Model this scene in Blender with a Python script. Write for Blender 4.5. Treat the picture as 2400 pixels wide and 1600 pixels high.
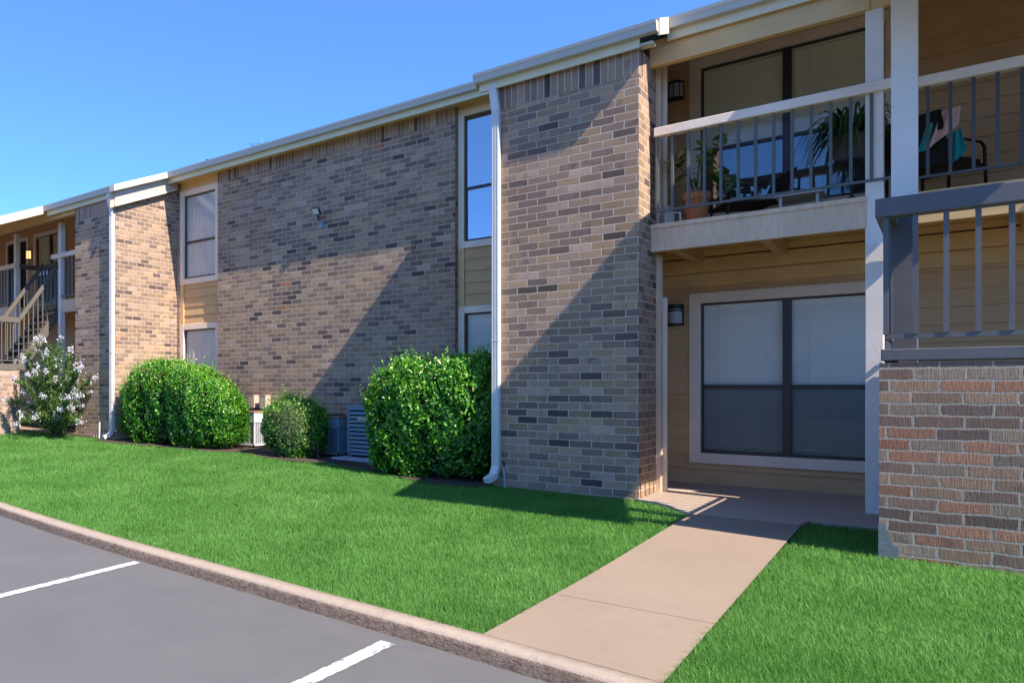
import bpy, math, random
import numpy as np
from mathutils import Vector, Matrix
R = math.radians
random.seed(7); rng = np.random.default_rng(7)
for o in list(bpy.data.objects): bpy.data.objects.remove(o)
SC = bpy.context.scene
COL = SC.collection

# ------------------------------------------------------------ camera, sky, sun, exposure
CAMP = Vector((2.3939, -8.0398, 1.15)); FWD = Vector((-0.65762, 0.75335, 0)).normalized()
RGT = Vector((FWD.y, -FWD.x, 0)); FPX = 1745.85
cd = bpy.data.cameras.new('camera'); cam = bpy.data.objects.new('camera', cd); COL.objects.link(cam)
cam.location = CAMP; cam.rotation_euler = FWD.to_track_quat('-Z', 'Y').to_euler()
cd.sensor_width = 36; cd.lens = 36*FPX/2400; cd.shift_x = (1200-700)/2400; cd.shift_y = (905-800)/2400
cd.clip_start = .05; cd.clip_end = 3000
SC.camera = cam
SUN = Vector((.97, -.17, 1.0)).normalized()
sl = bpy.data.lights.new('sun', 'SUN'); so = bpy.data.objects.new('sun', sl); COL.objects.link(so)
so.location = (20, -3, 20); so.rotation_euler = SUN.to_track_quat('Z', 'Y').to_euler()
sl.energy = 4.7; sl.angle = R(.5); sl.color = (1, .90, .77)
W = bpy.data.worlds.new('World'); SC.world = W; W.use_nodes = True
nt = W.node_tree; sky = nt.nodes.new('ShaderNodeTexSky'); sky.sky_type = 'NISHITA'; sky.sun_disc = False
sky.sun_elevation = math.asin(SUN.z); sky.sun_rotation = math.atan2(SUN.x, SUN.y)
sky.altitude = 3000; sky.air_density = 1.0; sky.dust_density = .0; sky.ozone_density = 4.0
bg = nt.nodes['Background']; bg.inputs[1].default_value = .15
tn = nt.nodes.new('ShaderNodeMix'); tn.data_type = 'RGBA'; tn.blend_type = 'MULTIPLY'; tn.inputs[0].default_value = 1; tn.inputs[7].default_value = (.75, .94, 1.25, 1)
tc = nt.nodes.new('ShaderNodeTexCoord'); sx_ = nt.nodes.new('ShaderNodeSeparateXYZ'); rp = nt.nodes.new('ShaderNodeValToRGB')
nt.links.new(tc.outputs['Generated'], sx_.inputs[0]); nt.links.new(sx_.outputs[2], rp.inputs[0])
els = rp.color_ramp.elements; els[0].position = .0; els[0].color = (.46, .66, .98, 1); els[1].position = .95; els[1].color = (1.0, .93, .98, 1)
e_ = els.new(.22); e_.color = (.45, .70, 1.0, 1); e_ = els.new(.48); e_.color = (.60, .82, 1.0, 1)
tn.inputs[7].default_value = (1, 1, 1, 1); nt.links.new(rp.outputs[0], tn.inputs[7]); sc_ = nt.nodes.new('ShaderNodeMix'); sc_.data_type = 'RGBA'; sc_.blend_type = 'MULTIPLY'; sc_.inputs[0].default_value = 1; sc_.inputs[7].default_value = (1.16, 1.16, 1.2, 1)
nt.links.new(sky.outputs[0], tn.inputs[6]); nt.links.new(tn.outputs[2], sc_.inputs[6]); nt.links.new(sc_.outputs[2], bg.inputs[0])
SC.view_settings.view_transform = 'Standard'; SC.view_settings.look = 'None'
SC.view_settings.gamma = 1; SC.view_settings.exposure = 1.08
SC.render.engine = 'CYCLES'
try:
    SC.cycles.max_bounces = 8; SC.cycles.transparent_max_bounces = 16; SC.cycles.caustics_reflective = False; SC.cycles.caustics_refractive = False
except Exception: pass

def at(px, py, Y):      # where a sight line of the photograph meets the plane y = Y (used to read sizes off the photo)
    r = FWD + RGT*((px-700)/FPX) + Vector((0, 0, (905-py)/FPX))
    return CAMP + r*((Y-CAMP.y)/r.y)

# ------------------------------------------------------------ material helpers
class N:
    def __init__(s, name):
        s.m = bpy.data.materials.new(name); s.m.use_nodes = True; s.t = s.m.node_tree
        s.b = s.t.nodes['Principled BSDF']; s.out = s.t.nodes['Material Output']
    def new(s, kind, **kw):
        n = s.t.nodes.new('ShaderNode'+kind)
        for k, v in kw.items(): setattr(n, k, v)
        return n
    def put(s, v, sock):
        if isinstance(v, bpy.types.NodeSocket): s.t.links.new(v, sock)
        elif v is not None:
            if isinstance(v, tuple) and len(v) == 3 and sock.type == 'RGBA': v = (*v, 1)
            sock.default_value = v
    def math(s, op, a, b=None, c=None):
        n = s.new('Math', operation=op)
        for i, v in enumerate((a, b, c)): s.put(v, n.inputs[i])
        return n.outputs[0]
    def mix(s, f, a, b, blend='MIX'):
        n = s.new('Mix', data_type='RGBA', blend_type=blend)
        s.put(f, n.inputs[0]); s.put(a, n.inputs[6]); s.put(b, n.inputs[7]); return n.outputs[2]
    def noise(s, scale, detail=3, rough=.55, vec=None, out=0, scale3=None):
        if vec is None: vec = s.pos()
        if scale3 is not None:
            mp = s.new('Mapping'); s.put(vec, mp.inputs[0]); mp.inputs[3].default_value = scale3; vec = mp.outputs[0]
        n = s.new('TexNoise'); s.put(vec, n.inputs['Vector']); n.inputs['Scale'].default_value = scale
        n.inputs['Detail'].default_value = detail; n.inputs['Roughness'].default_value = rough
        return n.outputs[out]
    def pos(s):
        if not hasattr(s, '_g'): s._g = s.new('NewGeometry')
        return s._g.outputs['Position']
    def geo(s): s.pos(); return s._g
    def ramp(s, f, stops, interp='LINEAR'):
        n = s.new('ValToRGB'); cr = n.color_ramp; cr.interpolation = interp
        while len(cr.elements) < len(stops): cr.elements.new(.5)
        for e, (p, c) in zip(cr.elements, stops):
            e.position = p; e.color = (*c, 1) if len(c) == 3 else c
        s.put(f, n.inputs[0]); return n.outputs[0]
    def rng(s, f, a, b, c, d):
        n = s.new('MapRange'); s.put(f, n.inputs[0])
        for i, v in enumerate((a, b, c, d)): n.inputs[i+1].default_value = v
        return n.outputs[0]
    def bump(s, h, dist=.01, strength=1, normal=None):
        n = s.new('Bump'); n.inputs['Distance'].default_value = dist; n.inputs['Strength'].default_value = strength
        s.put(h, n.inputs['Height'])
        if normal is not None: s.put(normal, n.inputs['Normal'])
        s.put(n.outputs[0], s.b.inputs['Normal']); return n.outputs[0]
    def base(s, c, rough=.7, spec=.4, metal=0):
        s.put(c, s.b.inputs['Base Color']); s.put(rough, s.b.inputs['Roughness'])
        s.b.inputs['Specular IOR Level'].default_value = spec; s.b.inputs['Metallic'].default_value = metal

def paint(name, col, rough=.6, var=.12, grime=.25, grain=None, bumpd=.0015, spec=.3):
    n = N(name)
    a = n.noise(2.2, 4); b = n.noise(26, 4, .6)
    c = n.mix(n.rng(a, .35, .7, 0, 1), tuple(x*(1-var) for x in col), tuple(min(1, x*(1+var*.6)) for x in col))
    if grain:  # wood: long streaks along an axis
        g = n.noise(9, 5, .65, scale3=grain)
        c = n.mix(n.rng(g, .35, .75, .0, .55), c, tuple(x*.62 for x in col))
        n.bump(g, .003)
    else: n.bump(b, bumpd)
    c = n.mix(n.rng(b, .62, .8, 0, grime), c, tuple(x*.45 for x in col))
    n.base(c, rough, spec); return n.m

def brick_material(name, LX, LY, H, palette, mortar, soldier=False, seed=0., rough_face=.5, joint=.0085, wob=.0035):
    n = N(name); g = n.geo()
    sp = n.new('SeparateXYZ'); n.put(g.outputs['Position'], sp.inputs[0])
    sn = n.new('SeparateXYZ'); n.put(g.outputs['True Normal'], sn.inputs[0])
    side = n.math('GREATER_THAN', n.math('ABSOLUTE', sn.outputs[0]), .5)
    nz = n.noise(7, 3, .6); nzc = n.noise(60, 3, .6)
    w = n.math('MULTIPLY', n.math('SUBTRACT', nz, .5), wob*4); w2 = n.math('MULTIPLY', n.math('SUBTRACT', nzc, .5), wob*1.6)
    w = n.math('ADD', w, w2)
    u = n.math('ADD', n.math('ADD', n.math('MULTIPLY', sp.outputs[0], n.math('SUBTRACT', 1, side)), n.math('MULTIPLY', sp.outputs[1], side)), w)
    v = n.math('ADD', sp.outputs[2], w)
    L = n.math('ADD', LX, n.math('MULTIPLY', side, LY-LX))
    if soldier: u, v = v, u
    r = n.math('DIVIDE', v, H); row = n.math('FLOOR', r); fr = n.math('FRACT', r)
    wn1 = n.new('TexWhiteNoise', noise_dimensions='2D'); cv = n.new('CombineXYZ'); n.put(row, cv.inputs[0]); cv.inputs[1].default_value = seed+3.3
    n.put(cv.outputs[0], wn1.inputs[0])
    off = 0 if soldier else n.math('ADD', n.math('MULTIPLY', n.math('MODULO', n.math('ADD', row, 200), 2), .5), n.math('MULTIPLY', wn1.outputs[0], .10))
    uu = n.math('ADD', n.math('DIVIDE', u, L), off)
    if soldier: uu = n.math('MULTIPLY', uu, .0001)
    col = n.math('FLOOR', uu); fu = n.math('FRACT', uu)
    du = n.math('MULTIPLY', n.math('MINIMUM', fu, n.math('SUBTRACT', 1, fu)), L)
    dv = n.math('MULTIPLY', n.math('MINIMUM', fr, n.math('SUBTRACT', 1, fr)), H)
    dd = dv if soldier else n.math('MINIMUM', du, dv)
    edge = n.noise(130, 2, .6)
    dd = n.math('ADD', dd, n.math('MULTIPLY', n.math('SUBTRACT', edge, .5), .005))
    mask = n.rng(dd, joint*.5, joint*.5+.0028, 0, 1)
    cv2 = n.new('CombineXYZ'); n.put(row, cv2.inputs[0]); n.put(col, cv2.inputs[1]); n.put(n.math('ADD', side, seed), cv2.inputs[2])
    wn = n.new('TexWhiteNoise', noise_dimensions='3D'); n.put(cv2.outputs[0], wn.inputs[0])
    ws = n.new('SeparateColor'); n.put(wn.outputs[1], ws.inputs[0])
    cvn = n.new('VectorMath', operation='MULTIPLY'); n.put(cv2.outputs[0], cvn.inputs[0]); cvn.inputs[1].default_value = (.09, .23, 1)
    pick = n.math('ADD', n.math('MULTIPLY', ws.outputs[0], .82), n.math('MULTIPLY', n.rng(n.noise(1.0, 3, .6, vec=cvn.outputs[0]), .3, .7, 0, 1), .18))
    bc = n.ramp(pick, palette, 'CONSTANT')
    # variation of tone from brick to brick and inside each brick
    shift = n.new('VectorMath', operation='ADD'); n.put(g.outputs['Position'], shift.inputs[0]); n.put(wn.outputs[1], shift.inputs[1])
    inner = n.noise(9, 3, .6, vec=shift.outputs[0]); fine = n.noise(70, 4, .7)
    scratch = n.noise(40, 3, .6, scale3=(3.5, 3.5, .35))
    bc = n.mix(n.math('MULTIPLY', n.rng(inner, .50, .68, 0, .55), n.rng(ws.outputs[2], .35, .9, .15, 1)), bc, (.085, .072, .07))
    bright = n.math('ADD', .74, n.math('MULTIPLY', ws.outputs[1], .50))
    bright = n.math('MULTIPLY', bright, n.rng(fine, .25, .75, .86, 1.12))
    bright = n.math('MULTIPLY', bright, n.rng(scratch, .3, .7, 1-.22*rough_face, 1+.14*rough_face))
    hs = n.new('HueSaturation'); n.put(bc, hs.inputs['Color']); n.put(bright, hs.inputs['Value'])
    mc = n.mix(n.rng(nzc, .3, .7, 0, 1), mortar, tuple(x*.72 for x in mortar))
    wash = n.noise(.55, 3, .6)
    c = n.mix(mask, mc, hs.outputs[0])
    c = n.mix(n.rng(wash, .45, .75, 0, .34), c, (.24, .175, .14))
    n.base(c, .88, .25)
    h = n.math('ADD', n.math('MULTIPLY', mask, .7), n.math('MULTIPLY', n.math('ADD', fine, n.math('MULTIPLY', scratch, rough_face)), .22*mask if isinstance(mask, float) else .22))
    n.bump(h, .010, .9)
    return n.m

TAN = (.385, .250, .165); TAN2 = (.330, .215, .148); PINK = (.44, .292, .212); DARK = (.120, .082, .070); PURP = (.240, .155, .122); ORNG = (.46, .200, .100); GOLD = (.400, .258, .155)
PAL = [(0, TAN), (.28, TAN2), (.50, GOLD), (.65, PURP), (.77, PINK), (.865, DARK), (.945, ORNG), (.958, TAN)]
M = {}
M['brick'] = brick_material('wall brick', .236, .196, .0813, PAL, (.70, .55, .43))
M['soldier'] = brick_material('soldier brick', .25, .25, .077, PAL, (.70, .56, .45), soldier=True, seed=5)
PAL2 = [(0, (.34, .200, .125)), (.24, (.37, .165, .095)), (.40, (.21, .125, .092)), (.56, (.29, .205, .145)), (.74, (.36, .135, .072)), (.80, (.14, .09, .075)), (.90, (.32, .235, .175)), (.965, (.09, .065, .065))]
M['brick_red'] = brick_material('landing brick', .262, .21, .0795, PAL2, (.46, .39, .33), seed=11, rough_face=1.5, joint=.012, wob=.007)
PAL3 = [(0, (.42, .28, .20)), (.3, (.37, .25, .185)), (.55, (.45, .29, .21)), (.75, (.30, .20, .16)), (.9, (.5, .19, .10))]
M['brick_pale'] = brick_material('far landing brick', .24, .21, .0813, PAL3, (.55, .48, .42), seed=17)
M['siding'] = paint('tan siding paint', (.70, .43, .215), .75, .10, .15, grain=(.25, 3, 14))
M['wood_tan'] = paint('tan painted timber', (.82, .54, .25), .7, .12, .22, grain=(.35, 2.5, 9))
M['trim'] = paint('off white trim paint', (.88, .71, .55), .6, .08, .2)
M['rail_white'] = paint('weathered white rail paint', (.92, .78, .64), .65, .10, .35)
M['post_white'] = paint('white post paint', (.86, .78, .71), .6, .08, .25, grain=None)
M['beam'] = paint('pale tan beam paint', (.84, .60, .41), .7, .12, .3, grain=(3.5, 2, .5))
M['gutter'] = paint('taupe gutter paint', (.52, .47, .41), .42, .05, .08, spec=.5)
M['fascia'] = paint('cream fascia paint', (.76, .67, .47), .55, .06, .12)
M['rake'] = paint('white rake board paint', (.62, .55, .45), .55, .05, .1)
M['pipe'] = paint('cream downspout paint', (.66, .63, .60), .38, .06, .1, spec=.5)
M['gray_rail'] = paint('slate gray rail paint', (.122, .120, .130), .5, .10, .25)
M['baluster'] = paint('gray green baluster paint', (.125, .145, .14), .5, .08, .2)
M['baluster_dark'] = paint('charcoal baluster paint', (.10, .105, .115), .45, .08, .2)
M['stair_beige'] = paint('beige stair paint', (.14, .12, .095), .6, .08, .2)
M['bronze'] = paint('dark bronze window metal', (.045, .032, .032), .4, .1, .1, spec=.5)
M['black'] = paint('black metal', (.012, .012, .013), .45, .1, .1, spec=.4)
M['blind'] = paint('white blind slats', (.94, .90, .84), .55, .04, .05)
M['blind_tan'] = paint('dim blind slats', (.80, .74, .58), .55, .04, .05)
M['curtain'] = paint('pale curtain', (.70, .64, .62), .8, .08, .05, grain=(6, 2, .6))
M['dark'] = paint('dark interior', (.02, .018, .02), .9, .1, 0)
M['terracotta'] = paint('terracotta', (.50, .19, .075), .75, .12, .25)
M['white_plastic'] = paint('white plastic', (.62, .62, .63), .4, .05, .1)
M['teal'] = paint('teal cloth', (.03, .42, .43), .85, .15, .1)
M['pink'] = paint('pink cloth', (.85, .55, .50), .85, .12, .1)
M['basket'] = paint('woven basket', (.13, .10, .085), .8, .2, .3, grain=(2, 2, 14))
M['ac_white'] = paint('white ac cabinet paint', (.56, .55, .56), .45, .06, .2)
M['ac_blue'] = paint('blue gray ac cabinet paint', (.22, .31, .38), .45, .06, .2)
M['ac_rust'] = paint('rusty ac top', (.42, .22, .12), .7, .2, .3)
M['box_beige'] = paint('beige electric box paint', (.56, .43, .33), .6, .08, .15)
M['box_blue'] = paint('gray blue electric box paint', (.30, .38, .47), .5, .08, .15)
M['soil'] = paint('mulch soil', (.075, .052, .038), .95, .3, .4, bumpd=.02)
M['shingle'] = paint('dark brown shingles', (.12, .085, .07), .9, .25, .3, bumpd=.01)
M['leather'] = paint('cream cushion', (.50, .46, .47), .8, .1, .1)

def window_glass(name, tint=(.97, .985, .98), refl=1.0):
    n = N(name)
    tr = n.new('BsdfTransparent'); n.put(tint, tr.inputs[0])
    gl = n.new('BsdfGlossy'); gl.inputs['Roughness'].default_value = .012; n.put((1, 1, 1), gl.inputs[0])
    fr = n.new('Fresnel'); fr.inputs[0].default_value = 1.55
    nz = n.noise(1.3, 2, .5); bp = n.new('Bump'); bp.inputs['Distance'].default_value = .006; bp.inputs['Strength'].default_value = .35
    n.put(nz, bp.inputs['Height']); n.put(bp.outputs[0], gl.inputs['Normal'])
    f = n.math('MINIMUM', n.math('ADD', n.math('MULTIPLY', fr.outputs[0], 1.3*refl), .03*refl), 1)
    f = n.math('MULTIPLY', f, n.math('SUBTRACT', 1, n.geo().outputs['Backfacing']))
    mx = n.new('MixShader'); n.put(f, mx.inputs[0]); n.put(tr.outputs[0], mx.inputs[1]); n.put(gl.outputs[0], mx.inputs[2])
    n.put(mx.outputs[0], n.out.inputs[0]); return n.m
M['glass'] = window_glass('window glass', refl=.55)
M['glass_sky'] = window_glass('sky reflecting window glass', refl=5.5)
def screen_mat():
    n = N('insect screen mesh'); tr = n.new('BsdfTransparent'); n.put((.90, .92, .93), tr.inputs[0])
    di = n.new('BsdfDiffuse'); n.put((.06, .07, .08), di.inputs[0])
    mx = n.new('MixShader'); mx.inputs[0].default_value = .20; n.put(tr.outputs[0], mx.inputs[1]); n.put(di.outputs[0], mx.inputs[2])
    n.put(mx.outputs[0], n.out.inputs[0]); return n.m
M['screen'] = screen_mat()

def concrete(name, col, dark, bumpd=.002, crack=False, spots=.15):
    n = N(name)
    a = n.noise(1.1, 5, .6); b = n.noise(8, 5, .65); f = n.noise(140, 3, .7)
    c = n.mix(n.rng(a, .35, .7, 0, .8), col, tuple(x*.88 for x in col))
    c = n.mix(n.rng(b, .55, .78, 0, .35), c, dark)
    c = n.mix(n.rng(f, .60, .72, 0, spots), c, tuple(x*.45 for x in col))
    n.base(c, .85, .25); n.bump(n.math('ADD', f, n.math('MULTIPLY', b, 2)), bumpd); return n.m
M['path'] = concrete('path concrete', (.305, .228, .168), (.26, .195, .15), spots=.06)
M['curb'] = concrete('curb concrete', (.44, .35, .275), (.24, .18, .14), .006, spots=.45)
M['pad'] = concrete('pad concrete', (.40, .42, .46), (.3, .3, .32))
M['cement'] = concrete('blue gray cement smear', (.16, .19, .20), (.09, .10, .10), .006, spots=.3)
M['slab'] = concrete('patio concrete', (.46, .35, .275), (.24, .20, .18), spots=.1)
def curb_face():
    n = N('rough curb face'); s = n.noise(22, 5, .7, scale3=(1.2, 1.2, 2.6)); f = n.noise(90, 4, .7)
    c = n.ramp(n.math('ADD', n.math('MULTIPLY', s, .7), n.math('MULTIPLY', f, .3)), [(.28, (.085, .056, .042)), (.42, (.19, .13, .098)), (.54, (.32, .235, .175)), (.75, (.42, .33, .26))])
    n.base(c, .9, .2); n.bump(n.math('ADD', s, f), .012); return n.m
M['curb_face'] = curb_face()
def asphalt():
    n = N('sealed asphalt'); a = n.noise(.5, 5, .6); b = n.noise(3.5, 5, .6); f = n.noise(260, 2, .8)
    st = n.noise(1.2, 5, .6, scale3=(.3, 2.2, 1))
    c = n.mix(n.rng(a, .3, .7, 0, 1), (.122, .116, .117), (.142, .135, .134))
    c = n.mix(n.rng(b, .4, .75, 0, .25), c, (.162, .154, .150))
    c = n.mix(n.rng(st, .5, .8, 0, .25), c, (.102, .096, .099))
    c = n.mix(n.rng(f, .58, .74, 0, .55), c, (.21, .205, .205))
    c = n.mix(n.rng(f, .25, .38, .25, 0), c, (.09, .085, .09))
    n.base(c, n.rng(b, .3, .7, .62, .8), .35); n.bump(n.math('ADD', f, n.math('MULTIPLY', b, .5)), .0022); return n.m
M['asphalt'] = asphalt()
def stripe_mat():
    n = N('worn white line paint'); b = n.noise(28, 5, .75, scale3=(1, .5, 1)); f = n.noise(200, 3, .7)
    c = n.mix(n.rng(f, .4, .7, 0, .4), (.60, .59, .61), (.44, .43, .45))
    c = n.mix(n.rng(b, .565, .60, 0, .9), c, (.15, .14, .155)); n.base(c, .7, .3); n.bump(f, .001); return n.m
M['stripe'] = stripe_mat()

def leaf_mat(name, ramp, rough=.35, trans=.35, spec=.5, tcol=(.16, .34, .03), attr='rnd', clump=None):
    n = N(name); at_ = n.new('Attribute', attribute_name=attr)
    f = at_.outputs['Fac']
    if clump: f = n.math('ADD', n.math('MULTIPLY', f, 1-clump[1]), n.math('MULTIPLY', n.rng(n.noise(clump[0], 3, .6), .3, .7, 0, 1), clump[1]))
    c = n.ramp(f, ramp); n.base(c, rough, spec)
    tl = n.new('BsdfTranslucent'); n.put(n.mix(.5, c, tcol), tl.inputs[0])
    mx = n.new('MixShader'); mx.inputs[0].default_value = trans; n.put(n.b.outputs[0], mx.inputs[1]); n.put(tl.outputs[0], mx.inputs[2])
    n.put(mx.outputs[0], n.out.inputs[0]); return n.m
M['grass'] = leaf_mat('lawn grass', [(0, (.058, .165, .028)), (.35, (.110, .275, .050)), (.7, (.175, .375, .085)), (.93, (.26, .46, .14)), (1, (.50, .50, .24))], .55, .4, .2, (.16, .46, .04), clump=(1.1, .45))
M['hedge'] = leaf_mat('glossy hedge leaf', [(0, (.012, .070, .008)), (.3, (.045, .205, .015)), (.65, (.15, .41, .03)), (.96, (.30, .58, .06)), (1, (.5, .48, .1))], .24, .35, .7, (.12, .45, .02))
M['hedge_thin'] = leaf_mat('pale dry hedge shoots', [(0, (.20, .27, .09)), (1, (.42, .50, .22))], .6, .3, .3)
M['myrtle'] = leaf_mat('myrtle leaf', [(0, (.03, .085, .015)), (.5, (.08, .18, .03)), (.85, (.17, .27, .05)), (1, (.34, .30, .09))], .4, .3, .5)
M['flower'] = leaf_mat('white blossom', [(0, (.62, .58, .66)), (1, (.86, .84, .87))], .7, .3, .2, (.8, .78, .8))
M['bark'] = paint('bark', (.10, .075, .055), .9, .2, .3)
M['croton'] = leaf_mat('croton leaf', [(0, (.03, .05, .015)), (.35, (.10, .20, .03)), (.6, (.24, .36, .07)), (.8, (.45, .14, .04)), (1, (.65, .50, .18))], .35, .2, .5)
M['spider'] = leaf_mat('spider plant leaf', [(0, (.010, .022, .008)), (.6, (.03, .075, .02)), (1, (.16, .26, .06))], .4, .2, .5)
M['ground'] = paint('dark turf soil', (.045, .12, .02), .95, .3, .3, bumpd=.01)
def lit_shade():
    n = N('lit lamp glass'); n.base((.9, .75, .5), .4); n.put((1, .62, .26), n.b.inputs['Emission Color']); n.b.inputs['Emission Strength'].default_value = .8; return n.m
M['lamp_lit'] = lit_shade()
M['lamp_glass'] = paint('frosted lamp glass', (.42, .43, .44), .3, .05, .1, spec=.5)

# ------------------------------------------------------------ mesh helpers
class MB:
    def __init__(s): s.v = []; s.f = []; s.mi = []
    def add(s, vs, fs, mi=0):
        b = len(s.v); s.v += [tuple(p) for p in vs]; s.f += [tuple(i+b for i in f) for f in fs]; s.mi += [mi]*len(fs); return s
    def box(s, x0, x1, y0, y1, z0, z1, mi=0):
        x0, x1 = sorted((x0, x1)); y0, y1 = sorted((y0, y1)); z0, z1 = sorted((z0, z1))
        vs = [(x, y, z) for z in (z0, z1) for y in (y0, y1) for x in (x0, x1)]
        return s.add(vs, [(0, 2, 3, 1), (4, 5, 7, 6), (0, 1, 5, 4), (2, 6, 7, 3), (0, 4, 6, 2), (1, 3, 7, 5)], mi)
    def bar(s, p, q, w, h, up=(0, 0, 1), mi=0):      # rectangular bar from p to q
        p = Vector(p); q = Vector(q); d = (q-p).normalized(); u = Vector(up); sx = d.cross(u).normalized(); u = sx.cross(d).normalized()
        vs = []
        for c in (p, q):
            for a, b in ((-1, -1), (1, -1), (1, 1), (-1, 1)): vs.append(c + sx*(a*w/2) + u*(b*h/2))
        return s.add(vs, [(3, 2, 1, 0), (4, 5, 6, 7), (0, 1, 5, 4), (1, 2, 6, 5), (2, 3, 7, 6), (3, 0, 4, 7)], mi)
    def tube(s, pts, rs, n=8, caps=True, mi=0):
        pts = [Vector(p) for p in pts]
        if not hasattr(rs, '__len__'): rs = [rs]*len(pts)
        b = len(s.v); prev = None
        for i, p in enumerate(pts):
            d = (pts[min(i+1, len(pts)-1)]-pts[max(i-1, 0)]).normalized()
            ref = prev if prev is not None else (Vector((0, 0, 1)) if abs(d.z) < .9 else Vector((1, 0, 0)))
            sx = d.cross(ref).normalized(); u = sx.cross(d).normalized(); prev = u
            for k in range(n):
                a = 2*math.pi*k/n; s.v.append(tuple(p + sx*(math.cos(a)*rs[i]) + u*(math.sin(a)*rs[i])))
        for i in range(len(pts)-1):
            for k in range(n):
                s.f.append((b+i*n+k, b+i*n+(k+1) % n, b+(i+1)*n+(k+1) % n, b+(i+1)*n+k)); s.mi.append(mi)
        if caps:
            s.f.append(tuple(b+k for k in range(n))[::-1]); s.f.append(tuple(b+(len(pts)-1)*n+k for k in range(n))); s.mi += [mi, mi]
        return s
    def lathe(s, c, prof, n=24, mi=0):                # prof: (radius, z)
        b = len(s.v)
        for r, z in prof:
            for k in range(n):
                a = 2*math.pi*k/n; s.v.append((c[0]+r*math.cos(a), c[1]+r*math.sin(a), c[2]+z))
        for i in range(len(prof)-1):
            for k in range(n):
                s.f.append((b+i*n+k, b+i*n+(k+1) % n, b+(i+1)*n+(k+1) % n, b+(i+1)*n+k)); s.mi.append(mi)
        s.f.append(tuple(b+k for k in range(n))[::-1]); s.f.append(tuple(b+(len(prof)-1)*n+k for k in range(n))); s.mi += [mi, mi]
        return s
    def prism(s, poly, axis, a, b_, mi=0):            # poly in the two other axes (in xyz order), extruded along axis
        def P(u, v, w):
            return {'x': (w, u, v), 'y': (u, w, v), 'z': (u, v, w)}[axis]
        n = len(poly); vs = [P(u, v, a) for u, v in poly]+[P(u, v, b_) for u, v in poly]
        fs = [tuple(range(n))[::-1], tuple(range(n, 2*n))]+[(i, (i+1) % n, n+(i+1) % n, n+i) for i in range(n)]
        return s.add(vs, fs, mi)
    def build(s, name, mat, parent=None, bevel=0, smooth=False):
        me = bpy.data.meshes.new(name); me.from_pydata(s.v, [], s.f)
        for m in (mat if isinstance(mat, (list, tuple)) else [mat]): me.materials.append(m)
        if any(s.mi): me.polygons.foreach_set('material_index', s.mi)
        import bmesh
        bm = bmesh.new(); bm.from_mesh(me); bmesh.ops.recalc_face_normals(bm, faces=bm.faces); bm.to_mesh(me); bm.free()
        if smooth: me.shade_smooth()
        o = bpy.data.objects.new(name, me); COL.objects.link(o)
        if parent is not None: o.parent = parent; o.matrix_parent_inverse = parent.matrix_world.inverted() if False else Matrix.Translation(-Vector(parent_loc(parent)))
        if bevel:
            m = o.modifiers.new('bevel', 'BEVEL'); m.width = bevel; m.segments = 2; m.limit_method = 'ANGLE'; m.angle_limit = R(40)
        return o
def parent_loc(o):      # meshes are modelled in world space; only an Empty parent carries an offset
    return Vector(o.location) if o is not None and o.type == 'EMPTY' else Vector((0, 0, 0))
def tag(o, label=None, cat=None, group=None, kind=None):
    if label: o['label'] = label
    if cat: o['category'] = cat
    if group: o['group'] = group
    if kind: o['kind'] = kind
    return o
def thing(name, loc, label, cat, group=None):
    o = bpy.data.objects.new(name, None); COL.objects.link(o); o.location = loc; o.empty_display_size = .2
    return tag(o, label, cat, group)
def B(name, mat, parent, *boxes, bevel=0):
    m = MB()
    for b in boxes: m.box(*b)
    return m.build(name, mat, parent, bevel)

# ------------------------------------------------------------ ground, road, kerb, path
def gz(x, y):
    t = min(max((y+4.7)/4.7, 0), 1); l = min(max(-x-.5, 0)*.0165, .21)
    return -.055+.035*t+l*t
OUT = [(-40, 8), (-22, 1.2), (-14, -2.0), (-10, -3.35), (-7.2, -4.0), (-4.75, -4.40), (-3.66, -4.53), (-2.6, -4.635), (-1.1, -4.735), (-.2, -4.80), (.70, -4.85), (1.39, -4.915), (2.6, -4.98), (6, -5.05), (14, -5.05), (40, -5.0)]
def curve_y(x, pts=OUT):
    for (a, b), (c, d) in zip(pts, pts[1:]):
        if a <= x <= c: return b+(d-b)*(x-a)/(c-a)
    return pts[-1][1]
def smooth_curb(n=400):
    xs = np.linspace(-30, 30, n); ys = np.array([curve_y(x) for x in xs]); k = np.ones(9)/9
    yp = np.pad(ys, 4, 'edge'); return xs, np.convolve(yp, k, 'valid')
CX, CY = smooth_curb(601)
def cy(x): return float(np.interp(x, CX, CY))
big = MB(); big.add([(-900, -900, -.3), (900, -900, -.3), (900, 900, -.3), (-900, 900, -.3)], [(0, 1, 2, 3)])
tag(big.build('ground', M['ground']), kind='structure')
rd = MB(); rd.add([(-120, -120, -.137), (120, -120, -.137), (120, 12, -.137), (-120, 12, -.137)], [(0, 1, 2, 3)])
tag(rd.build('parking_lot', M['asphalt']), kind='structure')
KW = .118
kb = MB(); prof = [(0, -.30), (0.0, -.085), (.006, -.066), (.018, -.054), (.034, -.05), (KW, -.048), (KW, -.30)]
nv = len(prof); xs = list(CX); jit = rng.normal(0, .0016, len(xs))
for i, x in enumerate(xs):
    dx = CX[min(i+1, len(xs)-1)]-CX[max(i-1, 0)]; dy = CY[min(i+1, len(xs)-1)]-CY[max(i-1, 0)]; L = math.hypot(dx, dy); nx, ny = -dy/L, dx/L
    for d, z in prof: kb.v.append((x+nx*d, CY[i]+ny*d+(jit[i] if d < .03 else 0), z))
for i in range(len(xs)-1):
    for k in range(nv-1):
        a = i*nv+k; kb.f.append((a, a+1, a+1+nv, a+nv)); kb.mi.append(1 if k < 2 else 0)
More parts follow.
